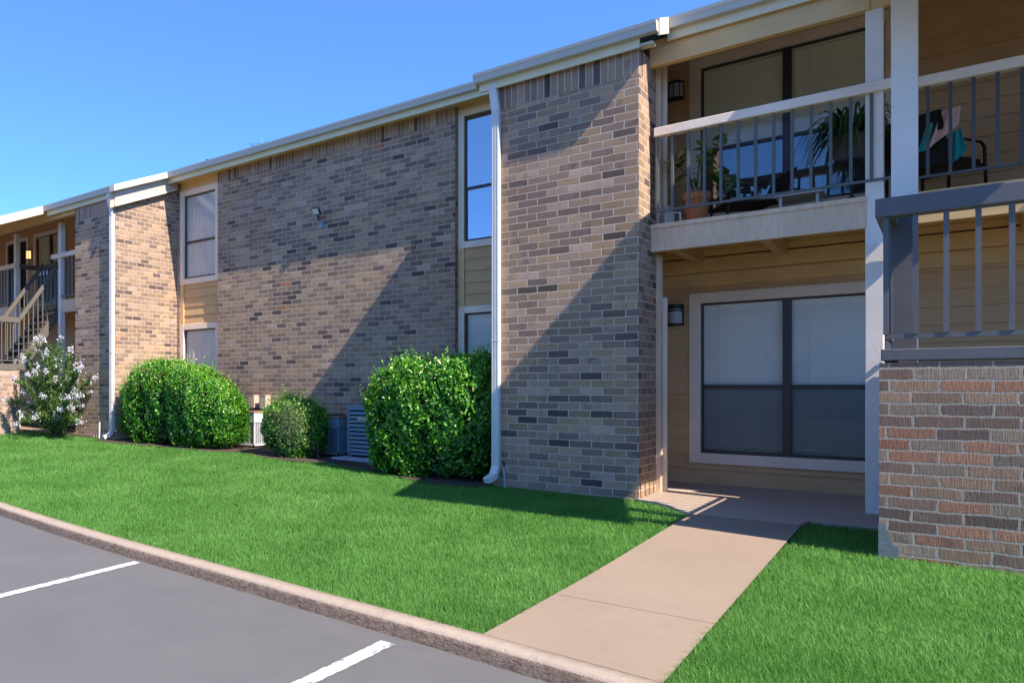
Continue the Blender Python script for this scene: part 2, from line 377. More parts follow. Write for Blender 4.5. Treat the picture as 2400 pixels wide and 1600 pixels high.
kerb = kb.build('kerb', [M['curb'], M['curb_face']]); kerb.data.shade_smooth(); tag(kerb, kind='structure')
# joints in the kerb
def stripe(pts, name='parking_line'):
    m = MB(); (ax_, ay), (bx_, by), (cx_, cy_), (dx_, dy_) = pts; K = 160
    for i in range(K+1):
        t = i/K; j1, j2 = random.gauss(0, .0018), random.gauss(0, .0018)
        if random.random() < .05: j1 += .006
        if random.random() < .05: j2 -= .006
        m.v += [(ax_+(dx_-ax_)*t+j1, ay+(dy_-ay)*t, -.133), (bx_+(cx_-bx_)*t+j2, by+(cy_-by)*t, -.133)]
    for i in range(K): m.f.append((2*i, 2*i+1, 2*i+3, 2*i+2)); m.mi.append(0)
    return tag(m.build(name, M['stripe']), kind='structure')
def line(x, ytop, xb, yb, w=.082):
    return stripe([(xb-w/2, yb), (xb+w/2, yb), (x+w/2, ytop), (x-w/2, ytop)])
line(-2.081, -4.711, -1.75, -8.6); line(.272, -4.927, .36, -9.0); line(2.65, -5.10, 2.6, -9.4); line(-4.45, -4.62, -4.0, -8.4); line(-6.85, -4.3, -6.3, -8)
# concrete path and apron (one slab with jointed sections)
def pxl(y): return .640+(.695-.640)*min(1, max(0, (-.8-y)/2.5))
def pxr(y): return 1.467+(1.522-1.467)*min(1, max(0, (-.4-y)/4.3))
pm = MB()
def pathz(y): return .001+(-.047-.001)*min(1, max(0, (-.6-y)/4.1))
secs = [(-4.72, -3.86), (-3.855, -.62)]
for y0, y1 in secs:
    ys = np.linspace(y0, y1, 8)
    for a, b in zip(ys, ys[1:]):
        al, ar = (cy(.69)+KW, cy(1.52)+KW) if a == ys[0] and y0 < -4 else (a, a)
        pm.add([(pxl(a), al, pathz(a)), (pxr(a), ar, pathz(a)), (pxr(b), b, pathz(b)), (pxl(b), b, pathz(b))], [(0, 1, 2, 3)])
for y0 in (-3.86,): pm.add([(pxl(y0), y0, pathz(y0)-.002), (pxr(y0), y0, pathz(y0)-.002), (pxr(y0), y0+.008, pathz(y0)-.004), (pxl(y0), y0+.008, pathz(y0)-.004)], [(0, 1, 2, 3)])
tag(pm.build('path', M['path']), kind='structure')
ap = MB(); ap.prism([(-.3, .6), (.0, -.04), (.16, -.10), (.32, -.22), (.46, -.42), (.637, -.618), (1.467, -.618), (1.50, -.36), (2.03, -.36), (2.03, 2.3), (-.3, 2.3)], 'z', -.3, .004)
tag(ap.build('patio_slab', M['slab'], bevel=.008), kind='structure')
fp = MB(); fp.prism([(-22, -.6), (-12.4, .3), (-10.2, .30), (-10.2, .37), (-12.4, 1.2), (-22, 1.4)], 'z', -.1, .205); tag(fp.build('far_path', M['path']), kind='structure')

# lawn terrain
def lawn_front(x): return cy(x)+KW-.01
BED = [(-40, .3), (-9.9, .3), (-9.6, -.05), (-8.6, -.02), (-7.8, .12), (-6.7, .2), (-6.2, .45), (-5.4, .18), (-4.7, .10), (-4.4, .35), (-3.3, .0), (-2.2, -.42), (-1.66, -.30), (-1.62, 0), (-.02, 0), (.10, -.10), (.30, -.24), (.45, -.44), (.637, -.64)]
def bed(x):
    return curve_y(x, BED) if x < .637 else -.64
def in_lawn(x, y):
    f = lawn_front(x)
    if y < f: return False
    if x <= pxl(y)-.0: return y < bed(x) if x < .637 else True if x < pxl(y) else False
    if x < pxr(y): return False
    if x < 2.03: return y < -.37
    return y < -1.46
tm = MB(); gx = np.concatenate([np.linspace(-30, -12, 19), np.linspace(-11.5, 8, 120), np.linspace(9, 30, 12)]); gt = np.linspace(0, 1, 40)
for x in gx:
    y0 = lawn_front(x)+.004
    for t in gt:
        y = y0+(6-y0)*t**1.3; tm.v.append((x, y, gz(x, y)-.012 if not (pxl(y)-.02 < x < pxr(y)+.02 and y < -.3) else gz(x, y)-.05))
nn = len(gt)
for i in range(len(gx)-1):
    for j in range(nn-1):
        a = i*nn+j; tm.f.append((a, a+nn, a+nn+1, a+1)); tm.mi.append(0)
tag(tm.build('lawn_soil', M['ground'], smooth=True), kind='structure')
# mulch beds: sheet following the terrain
bm_ = MB(); bx = np.linspace(-11, -1.62, 60)
for x in bx:
    for t in np.linspace(0, 1, 8):
        y = bed(x)-.05+(2.1-bed(x))*t; bm_.v.append((x, y, gz(x, y)+.004+random.uniform(0, .012)))
for i in range(59):
    for j in range(7):
        a = i*8+j; bm_.f.append((a, a+8, a+9, a+1)); bm_.mi.append(0)
tag(bm_.build('mulch_bed', M['soil'], smooth=True), kind='structure')

def fast_mesh(name, V, F4, mat, rnd, parent=None, tri=False, attr='rnd'):
    me = bpy.data.meshes.new(name); nvv = len(V); k = F4.shape[1]; nf = len(F4)
    me.vertices.add(nvv); me.vertices.foreach_set('co', V.astype(np.float32).ravel())
    me.loops.add(nf*k); me.loops.foreach_set('vertex_index', F4.astype(np.int32).ravel())
    me.polygons.add(nf); me.polygons.foreach_set('loop_start', np.arange(0, nf*k, k, dtype=np.int32))
    try: me.polygons.foreach_set('loop_total', np.full(nf, k, dtype=np.int32))
    except Exception: pass
    a = me.attributes.new(attr, 'FLOAT', 'POINT'); a.data.foreach_set('value', rnd.astype(np.float32))
    me.materials.append(mat); me.update(calc_edges=True); me.validate()
    o = bpy.data.objects.new(name, me); COL.objects.link(o)
    if parent is not None: o.parent = parent; o.matrix_parent_inverse = Matrix.Translation(-parent_loc(parent))
    return o

def grow_grass():
    P = []
    def cells(x0, x1, y0, y1, st=.25):
        for x in np.arange(x0, x1, st):
            for y in np.arange(y0, y1, st):
                cxm, cym = x+st/2, y+st/2
                if not any(in_lawn(a, b) for a in (x, cxm, x+st) for b in (y, cym, y+st)): continue
                r = math.hypot(cxm-CAMP.x, cym-CAMP.y)
                dens = 21000*(3.6/max(r, 3.0))**1.35
                # outside the view: thinner
                dv = Vector((cxm-CAMP.x, cym-CAMP.y, 0)); z = dv.dot(FWD)
                if z < .5 or not (-60 < 700+FPX*dv.dot(RGT)/z < 2520): dens *= .25
                k = int(dens*st*st)
                q = np.column_stack([rng.uniform(x, x+st, k), rng.uniform(y, y+st, k), np.full(k, r)]); P.append(q)
    cells(-14, 6.5, -5.2, .4)
    P_ = np.concatenate(P); keep = np.array([in_lawn(a+.01*math.sin(b*60), b) for a, b, _ in P_]); P_ = P_[keep]
    n = len(P_); x, y, r = P_.T
    z = np.array([gz(a, b) for a, b in zip(x, y)])-.012
    t1 = np.sin(x*3.1+1.7*np.sin(y*2.3))*np.sin(y*3.7+x)   # patches of longer growth
    hgt = (.024+.010*rng.random(n)+.003*t1)*(1+.25*rng.random(n))
    hgt *= np.where(rng.random(n) < .03, 1.5, 1)
    near_edge = np.clip(1-(y-np.interp(x, CX, CY)-KW)/.10, 0, 1); hgt *= 1-.1*near_edge
    w = .0019*np.clip(r/3.6, .9, 4)**.62*(0.8+.5*rng.random(n))
    a = rng.uniform(0, 2*np.pi, n); lean = rng.uniform(.15, .95, n)*hgt*1.05
    la = a+rng.normal(0, .5, n)+np.pi/2
    la = np.where(rng.random(n) < .12, .3*np.sin(x*1.3)+2.6+rng.normal(0, .6, n), la)
    sx, sy = np.cos(a)*w/2, np.sin(a)*w/2; lx, ly = np.cos(la)*lean, np.sin(la)*lean
    V = np.empty((n, 5, 3)); B0 = np.column_stack([x, y, z]); S = np.column_stack([sx, sy, np.zeros(n)])
    mid = B0+np.column_stack([lx*.35, ly*.35, hgt*.62]); tip = B0+np.column_stack([lx, ly, hgt])
    V[:, 0] = B0-S; V[:, 1] = B0+S; V[:, 2] = mid+S*.85; V[:, 3] = mid-S*.85; V[:, 4] = tip
    idx = np.arange(n)[:, None]*5
    F = np.concatenate([idx+np.array([[0, 1, 2]]), idx+np.array([[0, 2, 3]]), idx+np.array([[3, 2, 4]])])
    rnd = np.clip(rng.normal(.5, .2, n), 0, .93); rnd = np.where(rng.random(n) < .006, 1., rnd)
    o = fast_mesh('grass', V.reshape(-1, 3), F, M['grass'], np.repeat(rnd, 5))
    tag(o, 'short bright green mown lawn between kerb and building', 'grass', kind='stuff')
    print('blades', n)
grow_grass()

# ------------------------------------------------------------ building
BLD = thing('apartment_building', (-4, 3, 0), 'two storey brown brick apartment building with cream gutters and tan siding', 'building')
def rz(y): return 4.85+.40*y
def wall(name, mat, *boxes): return B(name, mat, BLD, *boxes)
XB0, XB1, YB = -8.30, -3.13, 1.82
XC = -9.60; YD = .37; XD0 = -10.97
wA = wall('brick_wall', M['brick'], (-1.615, 0, 0, .60, -.3, 4.352), (-1.615, -.30, .60, 1.95, -.3, 4.352))
B('soldier_course', M['soldier'], wA, (-1.615, 0, 0, .60, 4.352, 4.62), (-1.615, -.30, .601, 1.95, 4.352, 4.98))
wB = wall('brick_wall', M['brick'], (XB0, XB1, YB, YB+.3, -.3, 5.09))
B('soldier_course', M['soldier'], wB, (XB0, XB1, YB, YB+.3, 5.09, 5.335))
wD = wall('brick_wall', M['brick'], (XD0, XC, YD, 1.88, -.3, 4.48), (XC, XC+.085, YB+.06, YB+.3, -.3, 5.2))
B('soldier_course', M['soldier'], wD, (XD0, XC-.002, YD, .60, 4.48, 4.735))
mm = MB(); mm.prism([(.602, 4.48), (1.88, 4.48), (1.88, 5.42), (.602, 4.92)], 'x', XD0, XC); mm.prism([(YD, 4.7352), (.60, 4.7352), (.60, 4.90), (YD, 4.85)], 'x', XD0, XC-.003)
mm.build('gable_brick', M['brick'], wD)
# bodies behind (closing the volume)
wall('rear_wall', M['siding'], (-24, -16.0, 2.2, 9.6, -.3, 5.3), (-16, XD0, 2.2, 9.6, -.3, 5.55), (XD0, XB0-1.3, 1.881, 9.6, -.3, 5.4), (XB0-1.3, -1.615, 2.121, 9.6, -.3, 5.5), (-1.615, 14, 2.0, 9.6, -.3, 5.45))

def siding(x0, x1, z0, z1, Y, holes=(), ex=.1763, name='siding_wall', mat=None, back=.06):
    m = MB(); z = z0
    while z < z1-.01:
        zt = min(z+ex, z1)
        cuts = [x0, x1]+[v for h in holes for v in h[:2] if x0 < v < x1]; cuts = sorted(set(cuts))
        zs = sorted(set([z, zt]+[v for h in holes for v in h[2:] if z < v < zt]))
        for za, zb in zip(zs, zs[1:]):
            for xa, xb in zip(cuts, cuts[1:]):
                if any(h[0] <= xa and h[1] >= xb and h[2] <= za and h[3] >= zb for h in holes): continue
                fa = Y-.016*(1-(za-z)/ex); fb = Y-.016*(1-(zb-z)/ex)
                m.prism([(fa, za), (fb, zb), (Y+back, zb), (Y+back, za)], 'x', xa, xb)
        z = zt
    return m.build(name, mat or M['siding'], BLD)

def blinds(x0, x1, z0, z1, Y, parent, mat, pitch=.036, ang=70, name='blind'):
    m = MB(); z = z0+.01; h = pitch*1.04; dy = h*math.cos(R(ang)); dz = h*math.sin(R(ang))
    while z < z1-.03:
        m.add([(x0, Y+dy, z), (x1, Y+dy, z), (x1, Y, z+dz), (x0, Y, z+dz), (x0, Y+dy+.0015, z), (x1, Y+dy+.0015, z), (x1, Y+.0015, z+dz), (x0, Y+.0015, z+dz)],
              [(0, 1, 2, 3), (7, 6, 5, 4), (0, 4, 5, 1), (3, 2, 6, 7)]); z += pitch
    m.box(x0, x1, Y-.004, Y+.03, z1-.035, z1)
    for t in (.2, .8): m.box(x0+(x1-x0)*t-.0015, x0+(x1-x0)*t+.0015, Y-.006, Y-.004, z0, z1)
    return m.build(name, mat, parent)

def win(x0, x1, z0, z1, Y, cols=2, tw=.10, mid=None, blind='blind', screen=True, glassm='glass', trim_mat='trim', sill=True, trims='LRTB', pitch=.036, upglass=None, side=None):
    """trim boards x0..x1, z0..z1 proud of Y; sash, panes, blinds and a near-black panel standing in for the unlit room"""
    w = MB(); f = Y-.035
    if 'L' in trims: w.box(x0, x0+tw, f, Y+.02, z0, z1)
    if 'R' in trims: w.box(x1-tw, x1, f, Y+.02, z0, z1)
    a = x0+tw if 'L' in trims else x0; b = x1-tw if 'R' in trims else x1
    w.box(a, b, f+.002, Y+.02, z1-tw, z1)
    if 'B' in trims: w.box(a, b, f-.004, Y+.02, z0, z0+tw)
    o = w.build('window', M[trim_mat], BLD, bevel=.003)
    za = z0+tw if 'B' in trims else z0; zb = z1-tw
    s = MB(); t = .022; gy = Y+.012
    s.box(a, a+t, gy, gy+.03, za, zb); s.box(b-t, b, gy, gy+.03, za, zb); s.box(a+t, b-t, gy, gy+.03, zb-t, zb); s.box(a+t, b-t, gy, gy+.03, za, za+t*1.6)
    cw = (b-a)/cols
    for i in range(1, cols): s.box(a+cw*i-.042, a+cw*i+.042, gy-.014, gy+.034, za+.001, zb-.001)
    mid = mid if mid is not None else (za+zb)/2
    for i in range(cols):
        l = a+t if i == 0 else a+cw*i+.042; r = b-t if i == cols-1 else a+cw*(i+1)-.042
        s.box(l, r, gy-.006, gy+.032, mid-.018, mid+.018)
    s.build('sash', M['bronze'], o)
    for i in range(cols):
        l = a+t if i == 0 else a+cw*i+.042; r = b-t if i == cols-1 else a+cw*(i+1)-.042
        B('pane', M[upglass or glassm], o, (l, r, gy+.012, gy+.016, mid+.018, zb-t))
        B('pane', M[glassm], o, (l, r, gy+.020, gy+.024, za+t*1.6, mid-.018))
        if screen: B('screen', M['screen'], o, (l, r, gy+.004, gy+.006, za+t*1.6, mid-.018))
        if blind: blinds(l, r, za+t, zb-t*.6, gy+.030, o, M[blind], pitch)
    B('unlit_room_panel', M['dark'], o, (a, b, gy+.10, gy+.11, za, zb))  # flat panel close behind the glass; the room's darkness is its colour
    return o

# right balcony bay: ground floor and first floor window in the recess
YR = 1.75
siding(-.27, 5.0, .0, 2.49, YR, holes=[(.06, 2.02, .245, 2.25)])
siding(-.27, 5.0, 2.86, 5.40, YR, holes=[(.06, 2.02, 3.05, 5.03)])
win(.06, 2.02, .245, 2.25, YR, 2, .12, 1.15, upglass='glass')
win(.06, 2.02, 3.05, 5.03, YR, 2, .12, 3.93, blind='blind_tan', upglass='glass', glassm='glass_sky')
wall('recess_side', M['siding'], (-.30, -.27, .60, YR, -.3, 4.95))
wall('brick_wall', M['brick'], (4.95, 6.6, .05, 2.0, -.3, 4.8))  # unseen tower, added to stop sun reaching the patio from the right
B('corner_board', M['beam'], BLD, (-.09, .045, .603, .69, 0, 2.57), bevel=.003); B('corner_board', M['beam'], BLD, (-.09, .045, .603, .69, 2.875, 4.9), bevel=.003)
B('door_casing', M['trim'], BLD, (-.268, .075, .72, .76, .0, 2.12), bevel=.003); B('door_casing', M['trim'], BLD, (-.268, .075, .72, .76, 2.87, 4.92), bevel=.003)
# timber floor between the storeys
B('balcony_beam', M['beam'], BLD, (.003, 1.84, .385, .44, 2.575, 2.862), bevel=.004)
B('beam_cap', M['beam'], BLD, (.003, 1.84, .372, .384, 2.815, 2.862), bevel=.003)
B('walkway_beam', M['wood_tan'], BLD, (2.0, 7, .58, .64, 2.60, 2.875), (2.0, 7, .565, .579, 2.80, 2.876), bevel=.004)
B('balcony_deck', M['wood_tan'], BLD, (-.27, 1.95, .442, 1.73, 2.745, 2.85), (1.95, 7, .642, 1.73, 2.745, 2.85))
for x in (.13, .96, 1.80, 2.9, 3.8): B('joist', M['wood_tan'], BLD, (x, x+.09, .445 if x < 1.9 else .645, 1.70, 2.60, 2.742), bevel=.003)
B('ledger_board', M['wood_tan'], BLD, (-.268, 7, 1.695, 1.745, 2.49, 2.655), bevel=.004); B('ledger_board', M['wood_tan'], BLD, (-.268, 7, 1.70, 1.745, 2.672, 2.744), bevel=.004)
B('ledger_board', M['wood_tan'], BLD, (-.268, 7, 1.715, 1.745, 2.33, 2.478), bevel=.004)
B('header_beam', M['wood_tan'], BLD, (.0, 1.86, .36, .45, 4.53, 4.80), (-.27, .0, .61, .70, 4.62, 4.85), bevel=.004)
B('header_beam', M['wood_tan'], BLD, (1.86, 7, .37, .45, 4.53, 4.80), bevel=.004)
def railing(x0, x1, y, ztop, zbot, first, step, bmat='baluster', tmat='rail_white', th=.092, td=.10, bw=.025, label=None, zfoot=None, parent=None, ends=()):
    r = B('railing', M[tmat], parent or BLD, (x0, x1, y-td/2, y+td/2, ztop-th, ztop), bevel=.006)
    B('bottom_rail', M[bmat], r, (x0, x1, y-.014, y+.014, zbot, zbot+.022))
    x = first
    while x < x1-.01:
        B('baluster', M[bmat], r, (x, x+bw, y-bw/2-.001, y+bw/2-.001, zbot+.022 if zfoot is None else zfoot, ztop-th)); x += step
    if label: r['label'] = label
    return r
railing(.05, 2.03, .385, 3.868, 2.985, .058, .150)
railing(2.0, 7, .62, 3.90, 3.0, 2.24, .151, bmat='baluster_dark')
for x0, x1, y0, y1, z0, z1 in [(1.825, 1.955, .448, .575, .004, 4.53)]:
    B('post', M['post_white'], BLD, (x0, x1, y0-.06, y1-.06, z0, 4.532), bevel=.005)
# roofs
roof = MB()
segs = [(-24, -16.6, .2), (-16.6, -12.0, -1.9), (-12.0, -9.5, .22), (-9.5, -1.78, 1.46), (-1.78, .21, -.18), (.21, 1.85, .20), (1.85, 4.1, -2.1), (4.1, 14, .2)]
for x0, x1, ye in segs:
    y0 = ye+.03; roof.prism([(y0, rz(y0)), (7, rz(7)), (9.9, rz(7)-1.15), (9.9, rz(7)-1.23), (7, rz(7)-.05), (y0, rz(y0)-.05)], 'x', x0, x1)
roof.build('roof', M['shingle'], BLD)
# soffit under the balcony eave
sf = MB()
for x0, x1, ya in [(.0, 1.85, .34), (1.85, 4.1, -1.95), (4.1, 14, .34), (-16.6, -12.0, -1.75), (-12.0, XD0, .36), (-24, -16.6, .36)]:
    sf.prism([(ya, rz(ya)-.10), (2.2, rz(2.2)-.10), (2.2, rz(2.2)-.06), (ya, rz(ya)-.06)], 'x', x0, x1)
sf.box(-9.5, -1.78, 1.59, 2.12, 5.30, 5.335)
sf.build('soffit', M['wood_tan'], BLD)
def gutter(x0, x1, yf, fasc=True, zoff=0, fd=.03):
    zt = rz(yf)+zoff
    pr_ = [(yf, zt), (yf+.004, zt-.03), (yf+.014, zt-.05), (yf+.022, zt-.105), (yf+.10, zt-.105), (yf+.10, zt+.0), (yf+.094, zt+.0), (yf+.094, zt-.099), (yf+.028, zt-.099), (yf+.02, zt-.05), (yf+.010, zt-.028), (yf+.010, zt-.008), (yf+.018, zt-.004), (yf+.018, zt)]
    g = MB(); g.prism(pr_, 'x', x0, x1); go = g.build('gutter', M['gutter'], BLD)
    for xe, s in ((x0, -1), (x1, 1)):
        e = MB(); e.prism([(yf+.001, zt-.001), (yf+.022, zt-.104), (yf+.10, zt-.104), (yf+.10, zt-.001)], 'x', xe, xe+s*.004); e.build('end_cap', M['rake'], go)
    if fasc: B('fascia', M['fascia'], BLD, (x0+.03 if x0 != .21 else x0, x1-(.18 if x1 == .21 else 0), yf+.101, yf+.101+fd, zt-.195, zt-.02), bevel=.003)
    return go
gutter(-12.0, -9.57, .22); gutter(-9.56, -1.70, 1.46); gutter(-1.78, .21, -.18); gutter(.16, 1.85, .20); gutter(4.1, 14, .2); gutter(1.85, 4.1, -2.1); gutter(-24, -16.6, .2)
def rake(x, y0, y1, s=1, th=.03, h=.145, drop=.015, mat='rake', name='rake_board'):
    m = MB(); m.prism([(y0, rz(y0)+drop), (y1, rz(y1)+drop), (y1, rz(y1)+drop-h), (y0, rz(y0)+drop-h)], 'x', x, x+s*th); return m.build(name, M[mat], BLD)
rake(-9.53, .20, 1.60, 1, .14, .12, .0); rake(-9.535, .30, 1.78, 1, .03, .30, -.12, 'gutter', 'lower_rake_board'); rake(-9.505, .30, 1.78, 1, .025, .035, -.385, 'rake', 'drip_moulding')
rake(-12.0, -1.95, .24, 1, .035, .17, .0); rake(1.85, -2.1, .2, -1, .03, .17, 0); rake(4.1, -2.1, .2, 1, .03, .17, 0); rake(-1.78, -.1, 1.6, -1, .03, .17, 0); rake(.21, -.1, .22, 1, .02, .17, 0)
rake(-9.565, .22, 1.86, 1, .03, .30, -.12, 'beam', 'frieze_board')
B('gutter_outlet', M['rake'], BLD, (.02, .15, -.06, .05, 4.60, 4.625)); 
# downspouts
def downspout(x, y, ztop, zbot, topy, dirx=-1, label=None):
    w, d = .092, .068; m = MB()
    pts = [(x-.035, topy, ztop), (x-.03, topy, ztop-.10), (x, y, ztop-.36), (x, y, zbot+.16)]
    for p, q in zip(pts, pts[1:]):
        m.bar(p, q, w, d, up=(0, 1, 0))
    m.bar((x, y, zbot+.175), (x-.01, y-.05, zbot+.06), w, d, up=(0, 1, 0)); m.bar((x-.008, y-.03, zbot+.075), (x-.035, y-.17, zbot+.02), w*1.02, d, up=(0, 0, 1))
    for z in np.arange(zbot+.3, ztop-.3, .012): pass
    o = m.build('downspout', M['pipe'], BLD, bevel=.006)
    for k in (-.03, 0, .03): B('pipe_rib', M['pipe'], o, (x+k-.004, x+k+.004, y-d/2-.003, y-d/2, zbot+.2, ztop-.36))
    for z in (ztop-.42, zbot+.72+.9, zbot+.3): B('strap', M['pipe'], o, (x-w/2-.003, x+w/2+.003, y-d/2-.004, y+d/2, z, z+.012))
    return o
downspout(-1.555, -.038, 4.69, .05, -.05); downspout(-9.645, .33, 4.83, .16, .29)

# window bays
YW = 1.92
def bay(x0, x1, glass_up, zt_low, sillz, trimr, right_hidden):
    pass
# bay between the near tower and the long wall
wall('bay_side', M['brick'], (-3.13, -3.128, YB+.001, YB+.002, 0, .01))
win(-3.122, -1.90, 3.19, 5.25, YW, 1, .10, 4.08, blind=None, glassm='glass_sky', screen=False, upglass='glass_sky', pitch=.4)
win(-3.122, -1.90, .25, 2.33, YW, 1, .10, 1.2, blind='blind', glassm='glass', screen=True, upglass='glass', pitch=.036)
siding(-3.02, -1.90, 2.33, 3.19, YW, ex=.175); B('corner_board', M['wood_tan'], BLD, (-3.125, -3.02, YW-.03, YW+.02, 2.33, 3.19), bevel=.003)
wall('bay_header', M['wood_tan'], (-3.128, -1.62, YW-.02, YW+.2, 5.25, 5.34), (-1.90, -1.62, YW-.02, YW+.2, 0, 5.25), (-3.128, -1.62, YW+.13, YW+.2, 0, 5.25))
# bay beside the side wall
win(-9.512, -8.33, 3.22, 5.14, YW, 1, .115, 4.08, blind='curtain', glassm='glass', screen=False, upglass='glass', pitch=.4)
win(-9.512, -8.33, .30, 2.41, YW, 1, .11, 1.28, blind='curtain', glassm='glass', screen=False, pitch=.4)
siding(-9.40, -8.33, 2.41, 3.22, YW, ex=.178); B('corner_board', M['wood_tan'], BLD, (-9.512, -9.40, YW-.03, YW+.02, 2.41, 3.22), bevel=.003)
wall('bay_header', M['wood_tan'], (-9.515, -8.30, YW-.02, YW+.2, 5.14, 5.36), (-9.515, -8.30, YW+.13, YW+.2, 0, 5.14))
# curtains are plain cloth: replace slats by a wavy sheet
for o in [o for o in bpy.data.objects if o.name.startswith('blind') and o.data.materials[0] == M['curtain']]:
    xs_ = [v.co.x for v in o.data.vertices]; zs_ = [v.co.z for v in o.data.vertices]; ys_ = min(v.co.y for v in o.data.vertices)+.01
    xa, xb, za, zb = min(xs_), max(xs_), min(zs_), max(zs_); m = MB(); K = 60
    for i in range(K+1):
        x = xa+(xb-xa)*i/K; yy = ys_+.006*math.sin(i*.9)+.004*math.sin(i*.37)
        m.v += [(x, yy, za), (x, yy, zb)]
    for i in range(K): m.f.append((2*i, 2*i+2, 2*i+3, 2*i+1)); m.mi.append(0)
    p = o.parent; bpy.data.objects.remove(o); m.build('curtain', M['curtain'], p, smooth=True)

# left end of the building: balcony, posts, recess behind the stair
YL = 2.15
siding(-19, XD0, 3.02, 5.6, YL, holes=[(-15.75, -14.15, 3.25, 5.13), (-17.2, -16.0, 3.02, 5.12)], ex=.18); siding(-19, XD0, .1, 3.02, YL, ex=.18)
win(-15.72, -14.17, 3.25, 5.13, YL, 2, .10, 4.0, blind='blind_tan', pitch=.05)
dr = B('door', M['dark'], BLD, (-17.1, -16.1, YL-.01, YL+.03, 3.03, 5.02)); B('door_frame', M['trim'], dr, (-17.2, -17.1, YL-.03, YL+.03, 3.02, 5.12), (-16.1, -16.0, YL-.03, YL+.03, 3.02, 5.12), (-17.1, -16.1, YL-.03, YL+.03, 5.02, 5.12))
wall('recess_side', M['siding'], (XD0-.06, XD0-.003, YD+.25, YL, .1, 4.95), (XD0, XD0+.2, 1.88, 2.3, 0, 5.5))
B('balcony_beam', M['beam'], BLD, (-12.25, XD0-.004, .75, .81, 2.75, 3.02), bevel=.004); B('balcony_deck', M['wood_tan'], BLD, (-12.35, XD0-.065, .812, YL-.02, 2.86, 2.99), (-19, -14.0, .812, YL-.02, 2.86, 2.99), (-14.0, -12.35, 1.45, YL-.02, 2.86, 2.99))
B('walkway_beam', M['beam'], BLD, (-19, -14.0, .75, .81, 2.76, 3.04), bevel=.004)
railing(-12.45, XD0-.004, .74, 4.03, 3.09, -11.95, .15, bmat='baluster', bw=.03, th=.10)
railing(-19, -14.02, .74, 4.02, 3.09, -15.6, .15, bmat='baluster', th=.10, bw=.03)
rl = B('railing', M['stair_beige'], BLD, (-14.10, -14.0, .80, 1.30, 3.92, 4.02)); railing(-14.0, -13.1, 1.25, 4.0, 3.1, -13.95, .15, tmat='stair_beige', bw=.03, th=.11)
B('post', M['post_white'], BLD, (-12.20, -12.09, .72, .83, .1, 4.70), bevel=.005); B('post', M['post_white'], BLD, (-14.12, -14.01, .72, .83, .1, 4.70), bevel=.005)
B('header_beam', M['wood_tan'], BLD, (-19, XD0-.004, .42, .52, 4.68, 4.90), bevel=.004)
B('siding_wall', M['siding'], BLD, (-24, -19, .2, 2.2, 0, 5))
# vent pipes on the roof
for px, py in ((486, 374), (387, 408)):
    q = at(px, py, 2.2); m = MB(); m.tube([(q.x, 2.2, rz(2.2)-.1), tuple(q)], .022, 12); m.build('vent_pipe', M['black'], BLD)

# ------------------------------------------------------------ stair landing in the right foreground
LX0, LY0 = 2.03, -1.52
LND = thing('stair_landing', (LX0+1.1, -.7, 0), 'raised stair landing on a red brown brick base with slate gray railing', 'stair landing')
lb = B('brick_base', M['brick_red'], LND, (LX0, 4.2, LY0, LY0+.2, -.3, 1.312), (LX0, LX0+.2, LY0+.2, .74, -.3, 1.312), (4.0, 4.2, LY0+.2, -.15, -.3, 1.312))  # hidden left side wall lengthened backwards to block sun from the patio slab
m = MB(); m.prism([(LX0-.004, -.2), (LX0+.10, -.2), (LX0+.105, .03), (LX0+.10, .06), (LX0+.072, .068), (LX0+.066, .10), (LX0+.052, .125), (LX0+.055, .15), (LX0+.038, .17), (LX0+.034, .20), (LX0+.012, .212), (LX0-.004, .205)], 'y', LY0-.006, LY0+.02)
m.build('cement_patch', M['cement'], LND)
B('landing_floor', M['gray_rail'], LND, (LX0+.2, 4.0, LY0+.201, .35, 1.20, 1.30))
B('sill_beam', M['gray_rail'], LND, (LX0+.01, 4.22, LY0-.008, LY0+.09, 1.325, 1.405), (LX0+.01, LX0+.10, LY0+.091, .36, 1.325, 1.405), bevel=.006)
gr = MB(); gr.box(LX0-.02, 4.25, LY0-.035, LY0+.075, 2.31, 2.44)
gro = gr.build('railing', M['gray_rail'], LND, bevel=.008)
B('side_rail', M['gray_rail'], gro, (LX0-.02, LX0+.09, LY0+.076, .36, 2.31, 2.44), bevel=.008)
B('bottom_rail', M['gray_rail'], gro, (LX0+.03, 4.2, LY0-.004, LY0+.03, 1.475, 1.505), (LX0+.03, LX0+.06, LY0+.03, .36, 1.475, 1.505))
x = 2.052
while x < 4.2:
    B('baluster', M['gray_rail'], gro, (x, x+.030, LY0-.012, LY0+.018, 1.505, 2.31)); x += .157
y = LY0+.16
while y < .34:
    B('baluster', M['gray_rail'], gro, (LX0+.03, LX0+.056, y, y+.026, 1.505, 2.31)); y += .15
for yy in (LY0+.5, -.2): pass
B('post', M['post_white'], LND, (2.075, 2.225, -1.08, -.93, 2.44, 4.45), bevel=.006)
p2 = B('post_base', M['gray_rail'], LND, (2.075, 2.225, -1.08, -.93, 1.30, 2.439), bevel=.006)

